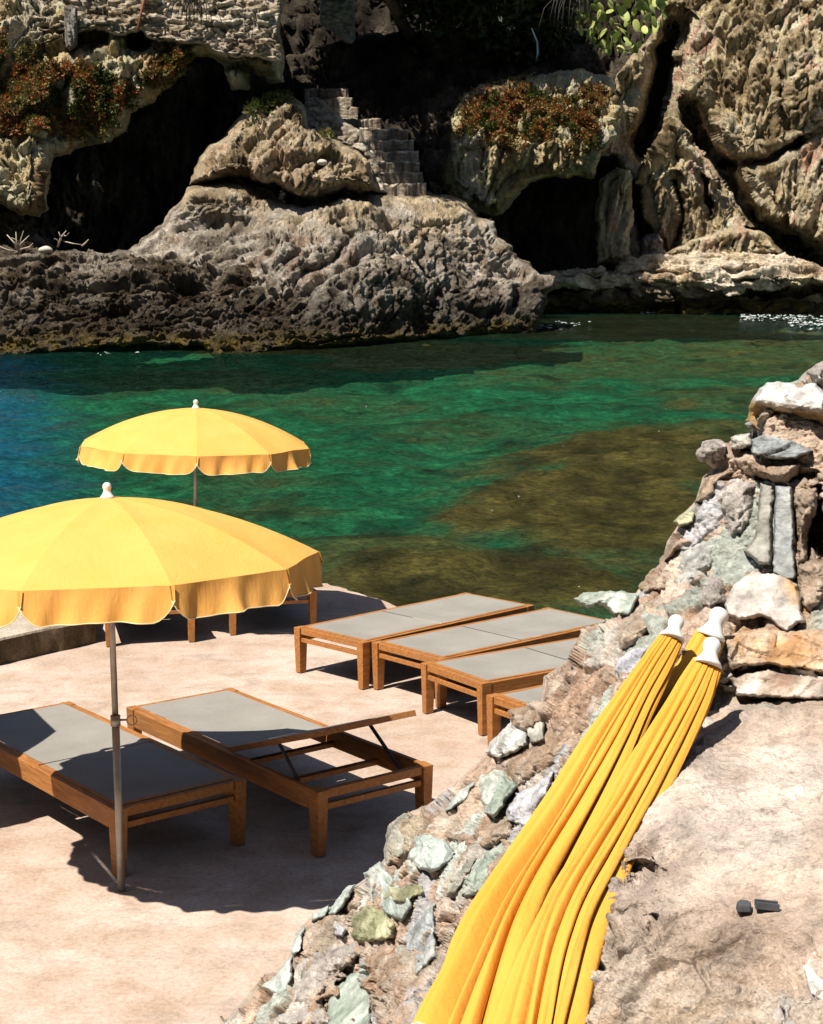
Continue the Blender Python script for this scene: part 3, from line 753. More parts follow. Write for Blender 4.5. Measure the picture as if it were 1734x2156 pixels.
WH = [(0.55,0.55,0.52),(0.68,0.68,0.65),(0.75,0.73,0.69)]; BE = [(0.46,0.32,0.22),(0.58,0.44,0.33),(0.68,0.56,0.45)]; OL = [(0.28,0.28,0.17),(0.42,0.43,0.28),(0.56,0.54,0.36)]
LB = [(0.34,0.37,0.37),(0.48,0.51,0.52),(0.58,0.60,0.58)]; PK = [(0.56,0.50,0.46),(0.66,0.60,0.55),(0.72,0.67,0.62)]; GY = [(0.30,0.29,0.24),(0.46,0.45,0.39),(0.58,0.56,0.49)]
STONES = [
 (Z2([(830,610),(960,540),(1020,560),(1145,680),(1110,750),(1020,860),(975,950),(900,900),(850,800)]), SG, .07, 1),
 (Z2([(1160,740),(1280,690),(1400,580),(1460,560),(1440,650),(1390,760),(1320,900),(1290,1030),(1200,990),(1080,950),(1075,870)]), LV, .06, 1),
 (Z2([(900,390),(960,290),(1090,170),(1215,230),(1240,330),(1130,400),(1010,450)]), WH, .07, 1),
 (Z2([(1090,60),(1200,20),(1330,30),(1380,150),(1310,200),(1240,230),(1120,180)]), BE, .07, 0),
 (Z2([(1240,100),(1370,150),(1380,290),(1280,320),(1230,240)]), GY, .05, 1),
 (Z2([(80,1030),(200,930),(260,950),(240,1080),(200,1250),(70,1330),(50,1230)]), GY, .06, 1),
 (Z2([(240,1150),(300,1090),(420,1060),(530,1120),(640,1240),(600,1310),(440,1400),(330,1360),(240,1280)]), MI, .06, 1),
 (Z2([(450,1060),(640,1070),(880,1010),(1080,960),(1110,1090),(950,1200),(740,1240),(600,1130)]), BE, .08, 0),
 (Z2([(700,1500),(820,1300),(1000,1180),(1100,1110),(1210,1200),(1060,1350),(900,1560),(700,1590)]), SG, .06, 1),
 (Z2([(560,1580),(590,1440),(720,1270),(830,1290),(760,1420),(660,1570)]), GY, .06, 1),
 (Z2([(1000,480),(1250,330),(1500,150),(1700,100),(1734,330),(1500,480),(1380,560),(1180,680),(1040,560)]), BE, .07, 0),
 (Z2([(540,900),(590,800),(760,640),(800,660),(740,790),(620,870)]), MI, .05, 1),
 (Z1([(1180,330),(1290,250),(1430,370),(1530,520),(1560,580),(1500,660),(1480,715),(1330,650),(1230,560),(1210,440)]), MI, .055, 2),
 (Z1([(1070,680),(1190,590),(1330,640),(1400,740),(1390,850),(1250,880),(1120,890),(1060,820)]), OL, .07, 1),
 (Z1([(850,640),(920,560),(1000,440),(1070,420),(1040,520),(960,620),(920,680)]), MI, .05, 2),
 (Z1([(740,650),(860,580),(840,680),(720,720)]), MI, .04, 2),
 (Z1([(880,730),(930,700),(1020,790),(980,840),(910,830)]), LV, .04, 1),
 (Z1([(550,950),(600,830),(660,770),(650,900),(620,960),(560,1000)]), MI, .05, 1),
 (Z1([(290,1260),(420,1140),(540,1030),(550,1180),(520,1310),(420,1340),(340,1290)]), MI, .05, 2),
 (Z1([(860,1500),(870,1330),(940,1220),(1110,1110),(1200,1200),(1210,1350),(1200,1600),(850,1600)]), SG, .035, 2),
 (Z1([(1130,1050),(1250,960),(1420,960),(1520,1050),(1570,1200),(1580,1440),(1460,1450),(1330,1400),(1260,1380),(1240,1200)]), BE, .10, 0),
 (Z1([(370,1600),(420,1490),(640,1440),(800,1450),(900,1600)]), PK, .05, 0),
 (Z1([(530,1400),(540,1150),(640,900),(800,860),(1060,900),(1110,1000),(930,1140),(840,1280),(800,1430)]), PK, .06, 0),
 (Z1([(1500,880),(1560,780),(1734,570),(1760,1000),(1600,1150),(1540,1050)]), LB, .05, 1),
 (Z1([(1300,540),(1400,420),(1520,420),(1640,400),(1640,470),(1560,520),(1530,560)]), OL, .05, 1),
 (Z6([(1180,400),(1225,270),(1300,190),(1480,210),(1560,190),(1617,260),(1617,480),(1500,480),(1330,500),(1220,450)]), WH, .16, 1),
 (Z6([(1520,120),(1590,65),(1650,60),(1660,220),(1560,190)]), PK, .12, 0),
 (Z6([(1195,510),(1330,500),(1560,580),(1440,640),(1290,640),(1200,600)]), LB, .09, 1),
 (Z6([(870,600),(900,545),(970,520),(1040,560),(1030,630),(950,660),(880,650)]), PK, .10, 0),
 (Z6([(1065,510),(1180,480),(1190,560),(1080,580)]), GY, .06, 1),
 (Z6([(1070,630),(1180,570),(1300,650),(1440,650),(1480,600),(1470,700),(1380,800),(1240,770),(1110,700)]), BE, .13, 0),
 (Z6([(1225,800),(1330,810),(1310,1050),(1310,1260),(1240,1250),(1150,1180),(1200,1100),(1230,950)]), GY, .07, 2),
 (Z6([(1334,812),(1430,830),(1440,1000),(1450,1330),(1400,1340),(1316,1290),(1322,1080)]), LB, .07, 2),
 (Z6([(1440,830),(1580,810),(1580,950),(1520,1080),(1530,1230),(1460,1250),(1450,1000)]), BE, .11, 0),
 (Z6([(1460,1270),(1560,1240),(1640,1260),(1640,1450),(1540,1560),(1470,1480)]), BE, .10, 0),
 (Z6([(1040,1510),(1100,1380),(1200,1320),(1360,1330),(1450,1390),(1490,1600),(1380,1660),(1260,1580),(1130,1600),(1060,1570)]), PK, .09, 2),
 (Z6([(880,1400),(960,1330),(1030,1360),(1030,1490),(930,1550),(890,1500)]), PK, .08, 0),
 (Z6([(700,1290),(760,1180),(900,1110),(1000,1130),(990,1250),(890,1370),(780,1420),(690,1400)]), WH, .07, 0),
 (Z6([(960,860),(1040,760),(1200,740),(1230,800),(1210,950),(1160,1080),(1060,1110),(1010,1000)]), PK, .07, 0),
 (Z6([(150,1475),(200,1440),(330,1430),(420,1425),(500,1460),(450,1560),(370,1560),(290,1500),(220,1530)]), SG, .10, 1),
 (Z6([(350,1640),(480,1500),(650,1440),(720,1500),(640,1600),(500,1740),(420,1760)]), BE, .08, 0),
 (Z6([(860,890),(930,740),(1050,690),(1100,730),(1000,800),(960,900)]), BE, .08, 0),
 (Z6([(530,1390),(600,1290),(700,1290),(690,1430),(560,1450)]), BE, .08, 0),
 (Z6([(650,1230),(700,1150),(830,1060),(850,1150),(740,1200),(660,1290)]), BE, .08, 0),
 (Z6([(1150,432),(1180,412),(1220,436),(1180,456)]), LB, .05, 0),
 (Z6([(400,1830),(480,1780),(560,1760),(540,1850),(460,1960),(400,1960),(380,1890)]), LV, .05, 1),
 (Z6([(730,1010),(800,950),(850,960),(840,1010),(760,1040)]), OL, .05, 1),
 ([(1530,1340),(1620,1325),(1760,1330),(1760,1420),(1700,1412),(1620,1400),(1545,1408)], [(0.52,0.30,0.15),(0.64,0.46,0.32),(0.68,0.56,0.44)], .09, 1),
 ([(1545,1425),(1620,1410),(1700,1425),(1760,1428),(1760,1472),(1640,1470),(1560,1462)], [(0.30,0.20,0.15),(0.55,0.44,0.36),(0.70,0.62,0.54)], .06, 1),
 ([(1290,1845),(1300,1815),(1322,1806),(1336,1830),(1332,1872),(1305,1882)], [(0.30,0.2,0.12),(0.46,0.33,0.22),(0.6,0.48,0.36)], .07, 0),
 ([(1690,2040),(1720,1990),(1780,1960),(1780,2110),(1735,2110),(1705,2090)], WH, .06, 1),
 ([(1610,2090),(1660,2050),(1700,2100),(1740,2130),(1760,2200),(1600,2200)], PK, .06, 0),
]
for i, (pl, pal, th, kind) in enumerate(STONES):
    cx, cy = np.mean(pl, 0); rs = np.random.default_rng(i); pl = [(cx+(x-cx)*1.12, cy+(y-cy)*1.12) for x, y in pl]
    tx, ty = rs.uniform(-1, 1, 2)*th*0.012
    dep = lambda px, py, th=th, tx=tx, ty=ty, cx=cx, cy=cy: bank_d(px, py)-0.07*0 - th*0.5 - 0.014 + tx*(px-cx)*0.35 + ty*(py-cy)*0.35
    if i == 19: dep = lambda px, py: bank_d(px, py) + 0.07 - 0.0012*(py-2080)
    sz = np.ptp(np.array(pl), 0).min()
    if kind == 2: dsp = lambda V, P, e, i=i: 0.004*fbm(V*np.array([9, 9, 30]), 4, i) + 0.003*fbm(V*60, 3, i)
    elif kind == 1:
        axx = (rs.uniform(-.6, .6), rs.uniform(-.4, .4), 1.0)
        def dsp(V, P, e, i=i, axx=axx):
            q = V @ frame(axx).T
            st = noise(np.c_[q[:, 2]*38+1.5*fbm(q*6, 3, i), q[:, :2]*4], i)
            f1, g, r, off = cells(q*np.array([10, 10, 26]), i)
            return 0.009*np.round(st*2.2)/2.2 + 0.016*(r[:, 3]-0.5) + 0.012*fbm(q*11, 4, i) + 0.003*fbm(q*70, 3, i)
    else:
        def dsp(V, P, e, i=i):
            f1, g, r, off = cells(V*19, i)
            return 0.014*fbm(V*9, 4, i)+0.007*fbm(V*45, 4, i+3, 0.65)+0.010*(r[:, 3]-0.5)-0.008*(1-sstep(0, .2, g))
    cf = rockcol(np.array(pal)*{25: 0.8, 31: 0.58, 32: 0.60, 27: 0.7}.get(i, 0.86), i, 7.0)
    if i == 25:
        cf0 = cf
        def cf(V, P, e): 
            k = sstep(842, 862, P[:, 1]-0.15*(P[:, 0]-1640)+0+6*fbm(V*14, 3, 1))[:, None]
            return cf0(V, P, e)*(1-k)+np.array([0.34, 0.22, 0.10])*k
        dep0 = dep
        dep = lambda px, py: dep0(px, py) + 0.16*sstep(845, 885, py-0.15*(px-1640))
    if i == 35:
        cf1 = cf
        def cf(V, P, e):
            k = np.clip(np.exp(-((P[:, 0]-1675)/26)**2)*(0.7+1.2*fbm(V*8, 3, 3)), 0, 1)[:, None]
            return cf1(V, P, e)*(1-k)+np.array([0.50, 0.28, 0.11])*k
    o, _, _, _ = relief('stone', pl, 2.0 if sz > 14 else 1.2, dep, max(4, min(11, sz*0.14)) if kind else max(8, sz*0.4), th*1.0+0.12, dsp, cf, M_SLATE if kind else M_MORTAR, None, None, jag=4)
    to_wall(o)

# ------------------------------------------------------------------ closed parasols lying in the gutter
def closed_parasol(name, pts, nose, label, seed, npl=10, tw_=0.6, shear=0.0):
    """pts: (frame x, y, half width in frame pixels, metres ahead) down the centre line from cap to hem"""
    rs = np.random.default_rng(seed)
    pts = np.array(pts, float); n = 90; m = 220
    m = npl*24; tt = np.linspace(0, 1, n); k = np.linspace(0, 1, len(pts))
    # smooth the control line
    def spl(col):
        c = np.interp(tt, k, pts[:, col]); ker = np.ones(11)/11
        return np.convolve(np.pad(c, 5, mode='reflect', reflect_type='odd'), ker, 'valid')
    px, py, hw, Y = spl(0), spl(1), spl(2), spl(3)
    C = unp(px, py, Y)
    T = np.gradient(C, axis=0); T /= np.linalg.norm(T, axis=1)[:, None]
    view = C-np.array([0, 0, CAM_Z]); view /= np.linalg.norm(view, axis=1)[:, None]
    side = np.cross(T, view); side /= np.linalg.norm(side, axis=1)[:, None]
    dep = np.cross(side, T)
    dep = np.where((dep*view).sum(1)[:, None] > 0, -dep, dep)
    half = hw*Y/FPX
    ph = np.linspace(0, 2*np.pi, m, endpoint=False)
    V = np.zeros((n, m, 3))
    offs = rs.uniform(-0.35, 0.35, npl); deep = rs.uniform(0, 1, npl)**2
    for i in range(n):
        t = tt[i]
        a = ph + tw_*t*0.5 + 0.10*np.sin(2*ph+3*t+seed) + 0.06*np.sin(3*ph-2*t*tw_+seed*2)
        a = a + 0.32*noise(np.stack([np.cos(ph)*1.3, np.sin(ph)*1.3, np.full(m, t*2.6)], -1), seed+9)*min(1, 3*t)
        u = (ph*npl/(2*np.pi)+1e-6); c = np.clip(u-np.floor(u)-1e-6, 0, 1); kk = np.floor(u).astype(int) % npl
        # each pleat: a rounded crest that falls over one flank into a sharp valley
        c2 = np.clip(c+0.3*offs[kk]*np.sin(np.pi*c)*math.sin(2+3*t), 0, 1)
        pro = np.abs(np.sin(np.pi*c2**(0.70+0.30*offs[kk])))**0.40
        u2 = ph*npl*1.0/(np.pi); c3 = u2-np.floor(u2)
        amp = 0.20+0.42*np.sin(np.pi*min(1, t*1.4)*0.5)
        dk = amp*(0.55+1.5*deep[kk]); rr = (1-dk) + dk*pro*(1+0.35*offs[kk]) + 0.05*np.sin(np.pi*c3)*(1-0.6*t) + 0.06*np.sin(2*ph+4*t+seed)
        nz = np.stack([np.cos(ph)*2.4, np.sin(ph)*2.4, np.full(m, t*5.0)], -1)
        nz2 = np.stack([np.cos(ph)*7, np.sin(ph)*7, np.full(m, t*9.0)], -1)
        rr = rr*(1+0.10*noise(nz, seed)+0.07*t*noise(nz2, seed+3))
        fl = 0.56+0.04*t
        V[i] = C[i] + half[i]*rr[:, None]*(np.cos(a)[:, None]*side[i] + fl*np.sin(a)[:, None]*dep[i])
    if shear:
        V2 = V.copy(); ii = np.arange(n)
        for j in range(m):
            src = ii*(1-shear*(0.5-0.5*math.cos(ph[j]))*tt)
            for c_ in range(3): V2[:, j, c_] = np.interp(src, ii, V[:, j, c_])
        V = V2
    idx = np.arange(n*m).reshape(n, m); nxt = np.roll(idx, -1, 1)
    F = np.stack([idx[:-1].ravel(), nxt[:-1].ravel(), nxt[1:].ravel(), idx[1:].ravel()], -1)
    # axis towards the cap
    top = Vector(C[0]); ax = Vector(C[0]-C[6]).normalized()
    ndir = Vector(unp(*nose)) - top
    ax = ndir.normalized()
    root = empty(name, Matrix.Translation(Vector(C[-1])))
    inv = root.matrix_world.inverted()
    def ad(o): o.parent = root; o.matrix_parent_inverse = inv; return o
    ad(mesh_np('folded_canopy', V.reshape(-1, 3), F, M_YEL2, None))
    bm = bmesh.new(); hem = [Vector(p) for p in V[-1]]+[Vector(V[-1][0])]
    tube(bm, hem[::2], 0.0035, 5); ad(bm_obj('piping', bm, M_PIPING, None, True))
    bm = bmesh.new(); s_ = half[0]/0.036*1.02; lathe(bm, [(r*s_, z*s_*0.98) for r, z in FIN])
    q = Vector((0, 0, 1)).rotation_difference(ax).to_matrix().to_4x4()
    bmesh.ops.transform(bm, matrix=Matrix.Translation(top-ax*0.006) @ q, verts=bm.verts)
    ad(bm_obj('cap', bm, M_WHITE, None, True))
    bm = bmesh.new(); tube(bm, [Vector(C[q]) for q in range(3, n, 6)]+[Vector(C[-1])+Vector(T[-1])*0.25], 0.014, 12)
    ad(bm_obj('pole', bm, M_STEEL, None, True))
    tag(root, label, 'parasol', 'closed yellow parasols leaning in the gutter of the bank')
    return root
closed_parasol('closed_parasol', [(1497,1338,31,4.02),(1458,1420,40,3.94),(1408,1500,54,3.84),(1345,1610,68,3.70),(1282,1730,80,3.56),(1222,1870,90,3.40),(1190,2010,86,3.28),(1120,2290,110,3.0)],
    (1516, 1290, 4.04), 'closed yellow parasol behind the other two, only its white cap and a little cloth showing', 3)
closed_parasol('closed_parasol', [(1415,1343,27,3.88),(1382,1400,36,3.84),(1335,1480,45,3.77),(1268,1600,62,3.62),(1195,1750,80,3.44),(1118,1900,108,3.26),(1062,2040,134,3.06),(1012,2185,150,2.88),(975,2340,162,2.70)],
    (1430, 1290, 3.93), 'closed yellow parasol nearest the wall, its wide white-piped hem at the bottom of the frame', 5, 14, 0.8, 0.115)
closed_parasol('closed_parasol', [(1490,1398,30,3.76),(1460,1460,42,3.72),(1415,1545,48,3.63),(1355,1650,56,3.5),(1290,1770,64,3.36),(1218,1900,78,3.15),(1162,2040,90,2.97),(1100,2290,102,2.70)],
    (1503, 1345, 3.8), 'closed yellow parasol in front on the right, its pleats lying against the concrete slab', 8, 13, -0.6)

# two bits of dark rubber on the slab
def slab_pt(px, py, lift=0.0):
    Y = float(bank_depth(np.array([float(px)]), np.array([float(py)]))[0]); return Vector(unp(px, py, Y-lift))
p = slab_pt(1567, 1912, 0.01); bm = bmesh.new()
prof = [(-0.016, -0.013), (0.012, -0.015), (0.017, 0.002), (0.010, 0.014), (-0.006, 0.016), (-0.017, 0.004)]
a = [bm.verts.new((x, y, -0.004)) for x, y in prof]; b = [bm.verts.new((x*0.86, y*0.86, 0.013)) for x, y in prof]
bm.faces.new(a[::-1]); bm.faces.new(b)
for k in range(6): bm.faces.new((a[k], a[(k+1) % 6], b[(k+1) % 6], b[k]))
o = bm_obj('rubber_scrap', bm, M_RUBBER, None, True, 0.003); o.location = p
tag(o, 'stubby rounded piece of dark grey rubber lying on the pale concrete', 'rubber scrap')
p = slab_pt(1615, 1912, 0.008); bm = bmesh.new()
for y in (-0.007, 0.007): bar(bm, (-0.023, y+0.006, 0.007), (0.023, y-0.006, 0.007), 0.004, 0.014)
bar(bm, (-0.023, 0.006, 0.001), (0.023, -0.006, 0.001), 0.014, 0.004)
o = bm_obj('rubber_scrap', bm, M_RUBBER); o.location = p
tag(o, 'short open channel of dark grey rubber lying on the pale concrete', 'rubber scrap')

# ------------------------------------------------------------------ far side of the cove
DRK = [(0.025,0.02,0.015),(0.05,0.04,0.03),(0.09,0.075,0.055),(0.15,0.12,0.09)]  # near-black palette: shade of caves and gully put into the rock colour
OCH = [(0.187, 0.125, 0.062), (0.53, 0.39, 0.203), (0.78, 0.608, 0.343), (0.8, 0.749, 0.484), (0.686, 0.608, 0.452)]
GRY = [(0.185, 0.158, 0.132), (0.37, 0.33, 0.29), (0.528, 0.488, 0.436), (0.66, 0.62, 0.568)]
PNK = [(0.234, 0.172, 0.094), (0.53, 0.406, 0.234), (0.718, 0.577, 0.359), (0.8, 0.702, 0.499), (0.718, 0.452, 0.312)]
def ramp2(pts):
    pts = np.array(pts, float)
    return lambda px, py: np.interp(py, pts[:, 0], pts[:, 1])
# back wall of the gully, behind everything
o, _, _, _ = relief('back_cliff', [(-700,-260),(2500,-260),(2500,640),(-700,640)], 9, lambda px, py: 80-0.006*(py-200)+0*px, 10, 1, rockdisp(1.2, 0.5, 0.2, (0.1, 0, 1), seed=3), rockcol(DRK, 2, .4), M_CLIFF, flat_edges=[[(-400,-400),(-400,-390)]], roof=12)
tag(o, kind='structure')
# left cliff with its overhang
LEFT = [(-520,-200),(598,-200),(596,0),(592,60),(600,140),(598,175),(575,180),(560,160),(530,150),(520,185),(490,190),(470,140),(440,122),(410,122),(395,150),(370,175),(330,205),(315,215),(285,235),
 (265,265),(235,300),(190,305),(150,320),(120,330),(105,380),(100,440),(85,460),(40,450),(0,430),(-520,430)]
def left_d(px, py):
    Y = 60.5 + np.where(py < 150, (150-py)*0.016, 0) + np.where(px > 330, (px-330)*0.006, 0)
    return Y - 1.0*np.exp(-((px-60)/160)**2) - np.clip((py-150)*0.013, 0, 4)*sstep(190, 60, px)
o, LV_, LN_, LP_ = relief('left_cliff', LEFT, 2.6, left_d, 34, 3.5, rockdisp(0.9, 0.38, 0.13, (0.25, 0, 1), seed=12), rockcol(OCH, 5, .5), M_CLIFF, None,
    [LEFT[3:-1]], [([(60,150),(90,110),(200,80)], 14, 0.7), ([(160,80),(215,78)], 12, 1.2), ([(440,130),(520,140)], 12, 1.4), ([(100,230),(180,300)], 20, 1.0)], roof=16, jag=7)
tag(o, kind='structure')
# low shelf of dark rock by the water, left of the mound
SHELF = [(-520,480),(0,462),(40,452),(80,490),(120,520),(170,530),(230,532),(280,528),(330,545),(520,560),(700,600),(760,702),(700,718),(620,728),(560,746),(520,750),(480,757),(455,750),(420,727),(300,724),(200,734),(100,741),(0,752),(-520,770)]
def shelf_d(px, py): return np.interp(py, [440, 470, 520, 545, 600, 660, 745], [61, 59.5, 57.6, 55.0, 52.8, 51.2, 48.6]) + 0.9*np.clip((px-250)/500, 0, 1)
def wet(c, V, P, t2):
    k = sstep(2.6, 0.9, V[:, 2]+0.5*t2)[:, None]; c = c*(1-0.72*k)+np.array([0.05, 0.036, 0.022])*0.72*k
    k = (sstep(0.75, 0.25, V[:, 2])*sstep(-0.1, 0.15, V[:, 2]))[:, None]*np.clip(0.55+0.9*t2, 0, 1)[:, None]
    return c*(1-k)+np.array([0.20, 0.145, 0.035])*k
o, SV_, SN_, SP_ = relief('shore_shelf', SHELF, 2.6, shelf_d, 10, 0.9, rockdisp(0.45, 0.30, 0.14, (0.8, 0, 0.35), seed=23), rockcol([(0.07,0.05,0.03),(0.17,0.135,0.095),(0.27,0.22,0.165),(0.40,0.345,0.285)], 15, .7, wet), M_MOUND, jag=6, ys=0.4)
tag(o, kind='structure')
# the sunlit mound, upper knob and lower body
BODY = [(262,535),(300,500),(330,480),(355,450),(380,420),(395,392),(440,385),(500,376),(560,395),(600,425),(640,436),(690,425),(720,412),(790,404),(830,412),(900,404),(940,408),(985,424),(1002,450),(1040,468),(1050,502),(1078,516),(1088,540),(1118,552),(1135,574),(1170,584),(1176,606),(1150,620),(1152,640),(1128,704),(1040,708),(960,710),(880,714),(790,720),(700,730),(620,736),(560,744),(500,750),(420,727),(330,640)]
def body_d(px, py):
    Y = np.interp(py, [380, 412, 450, 520, 600, 700, 745], [63.5, 60.6, 57.8, 55.6, 53.6, 51.4, 48.7])
    Y = Y + 5.5*sstep(700, 1130, px)*np.interp(py, [400, 560, 700], [0.5, 0.9, 1.0]) + 1.5*sstep(420, 280, px)
    Y = Y - 3.6*sstep(590, 470, px)*sstep(470, 400, py)*sstep(300, 420, px)
    return Y - 1.1*np.exp(-((px-760)/170)**2-((py-560)/110)**2) - 0.7*np.exp(-((px-560)/90)**2-((py-520)/80)**2)
def body_col(V, P, e):
    up_ = rockcol([(0.32,0.235,0.135),(0.56,0.44,0.28),(0.68,0.55,0.38),(0.64,0.58,0.48)], 7, .6)(V, P, e)
    lo_ = rockcol([(0.17,0.135,0.10),(0.37,0.315,0.245),(0.52,0.455,0.37),(0.66,0.595,0.51),(0.42,0.32,0.24)], 8, .7, wet, (0.7, 0, 1))(V, P, e)
    k = sstep(415, 520, P[:, 1]+45*fbm(V*.5, 4, 3)-0.12*(P[:, 0]-700))[:, None]
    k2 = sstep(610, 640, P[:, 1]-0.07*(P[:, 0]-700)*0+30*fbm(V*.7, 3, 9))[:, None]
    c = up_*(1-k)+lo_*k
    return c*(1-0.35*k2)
o, MV_, MN_, MP_ = relief('rock_mound', BODY, 2.4, body_d, 20, 2.0, rockdisp(0.50, 0.24, 0.10, (0.75, 0, 0.8), seed=31), body_col, M_MOUND, None, None,
   [([(700,470),(740,500),(690,560),(640,575)], 9, 0.8), ([(900,500),(880,560),(930,620)], 8, 0.5), ([(1000,450),(1040,520)], 8, 0.5)], jag=6)
tag(o, kind='structure')
KNOB = [(400,388),(420,330),(440,305),(475,285),(500,255),(520,232),(560,205),(600,190),(625,205),(640,225),(650,262),(680,285),(720,300),(755,318),(775,340),(785,365),(800,402),(760,410),(730,398),(690,412),(655,425),(620,410),(590,392),(550,385),(520,372),(480,376),(430,386)]
def knob_d(px, py): return np.interp(py, [190, 260, 330, 380, 425], [63.0, 60.4, 58.2, 57.4, 58.2]) + 0.006*np.abs(px-600)
o, KV_, KN_, KP_ = relief('rock_knob', KNOB, 2.2, knob_d, 26, 3.2, rockdisp(0.5, 0.30, 0.13, (0.35, 0, 1), seed=41), rockcol([(0.20,0.145,0.085),(0.44,0.33,0.19),(0.62,0.49,0.31),(0.70,0.59,0.43),(0.60,0.42,0.26)], 12, .65), M_CLIFF, None, None,
   [([(505,300),(520,350),(560,395)], 6, 0.6), ([(600,280),(570,320)], 5, 0.4), ([(690,330),(640,390)], 6, 0.4)], jag=6)
tag(o, kind='structure')
# right-hand cliff in several crags
def crag(name, poly, dfun, sd, pal, cracks=(), curl=24, cd=2.6, ax=(0.22, 0, 1), big=0.7, edges=None, roof=0):
    o, V, N, P = relief(name, poly, 2.6, dfun, curl, cd, rockdisp(big*1.2, 0.36, 0.125, ax, seed=sd, an=5.5, warp=0.22, rid=0.95), rockcol(pal, sd, .55, ax=ax), M_CLIFF, None, edges, cracks, roof=roof, jag=7)
    tag(o, kind='structure'); return V, N, P
c1 = crag('cliff_nose', [(920,330),(935,290),(950,240),(975,190),(1040,165),(1120,150),(1230,140),(1290,160),(1310,230),(1290,300),(1262,340),(1250,375),(1215,370),(1170,372),(1120,385),(1085,420),(1060,450),(1030,452),(990,440),(960,420),(925,390)],
    lambda px, py: 65.5 + np.interp(py, [140, 300, 450], [4.5, 0, 0.6]) + 0.004*np.abs(px-1050), 51, OCH, curl=30, cd=4)
EDG = [[(1262,340),(1250,375),(1256,430),(1262,560)], [(1640,540),(1740,590)]]
RIGHT = [(1240,560),(1262,520),(1258,420),(1240,340),(1262,250),(1300,160),(1330,120),(1370,80),(1390,30),(1400,-20),(1405,-220),(2300,-220),(2300,640),(1735,560),(1660,520),(1600,480),(1540,476),(1480,500),(1440,530),(1330,545),(1300,560)]
rd = lambda px, py: 72.5 + np.interp(py, [-200, 0, 150, 300, 480, 640], [9, 5.2, 2.4, 0.6, 0.0, -0.5]) - 0.004*(px-1300) + 0.45*np.sin(px/46.0+py/190.0)
c2 = crag('right_cliff', RIGHT, rd, 61, PNK, [
   ([(1415,60),(1400,160),(1372,250),(1345,300)], 30, 5.0), ([(1395,110),(1372,260),(1352,330)], 20, 3.5),
   ([(1455,230),(1475,290),(1520,340),(1560,420),(1600,470),(1680,520),(1740,560)], 25, 5.2), ([(1530,345),(1610,340),(1680,300)], 12, 3.0), ([(1680,300),(1740,270)], 9, 1.6),
   ([(1330,400),(1345,460),(1370,540)], 22, 4.2), ([(1290,330),(1330,390)], 8, 1.2), ([(1420,380),(1440,450),(1420,520)], 10, 2.0), ([(1480,370),(1500,450)], 10, 2.2), ([(1590,90),(1560,200)], 7, .8), ([(1640,160),(1650,250)], 7, .8), ([(1430,130),(1440,260)], 8, 1.0)],
   18, 2.0, edges=[RIGHT[:10]], roof=14)
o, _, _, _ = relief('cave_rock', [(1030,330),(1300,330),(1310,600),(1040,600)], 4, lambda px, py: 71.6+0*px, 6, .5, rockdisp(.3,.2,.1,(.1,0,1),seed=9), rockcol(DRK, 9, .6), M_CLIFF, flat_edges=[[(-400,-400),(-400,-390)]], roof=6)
tag(o, kind='structure')
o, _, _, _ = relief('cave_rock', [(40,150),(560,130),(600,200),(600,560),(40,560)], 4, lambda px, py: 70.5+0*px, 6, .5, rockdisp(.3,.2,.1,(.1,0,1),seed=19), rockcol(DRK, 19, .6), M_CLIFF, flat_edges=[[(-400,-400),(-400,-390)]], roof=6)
tag(o, kind='structure')
c3 = crag('cliff_pillar', [(1262,380),(1300,352),(1325,360),(1335,400),(1330,470),(1322,540),(1300,556),(1258,560),(1256,470)], lambda px, py: 69.6+0*px, 67, PNK, curl=14, cd=1.8, big=.3)
c4_ = crag('cliff_fin', [(1352,300),(1375,240),(1395,150),(1410,70),(1425,120),(1420,220),(1400,300),(1372,340),(1350,345)], lambda px, py: 70.0+0*px+np.interp(py, [60, 340], [3, 0]), 68, PNK, curl=12, cd=1.6, big=.3) if False else None
c5 = crag('cliff_boulder', [(1400,532),(1440,515),(1490,490),(1545,474),(1600,486),(1625,505),(1650,535),(1560,545),(1450,545)], lambda px, py: 70.0+0*px, 71, PNK, curl=14, cd=2.0, big=.3)
tag(relief('standing_rock', [(1345,535),(1352,500),(1362,492),(1385,490),(1396,505),(1402,540),(1395,552),(1350,552)], 2.2, lambda px, py: 71.2+0*px, 10, 1.2, rockdisp(.2, .15, .08, (.1, 0, 1), seed=81), rockcol(GRY, 4, .8), M_CLIFF, jag=4)[0],
    'squat grey standing rock in the dark cleft above the ledge', 'rock')
# flat lit ledge on the right with a dark undercut
LEDGE = [(1128,590),(1140,572),(1200,566),(1290,566),(1330,548),(1400,538),(1480,528),(1560,532),(1640,540),(1700,556),(1760,570),(2250,600),(2250,690),(1740,685),(1690,682),(1650,680),(1600,678),(1560,676),(1500,672),(1450,670),(1400,668),(1340,666),(1250,664),(1160,662),(1130,655)]
def ledge_d(px, py): return np.interp(py, [525, 560, 585, 604, 640, 700], [73.0, 71.0, 69.6, 69.9, 70.6, 70.2]) - 0.0062*(px-1150)
def ledge_col(V, P, e):
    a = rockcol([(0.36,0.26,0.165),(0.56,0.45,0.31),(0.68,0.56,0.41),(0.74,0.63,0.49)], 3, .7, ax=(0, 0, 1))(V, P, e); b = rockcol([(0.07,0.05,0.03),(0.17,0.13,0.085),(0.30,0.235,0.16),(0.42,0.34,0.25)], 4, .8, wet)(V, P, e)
    k = sstep(596, 622, P[:, 1]+14*fbm(V*.8, 3, 5))[:, None]; return a*(1-k)+b*k
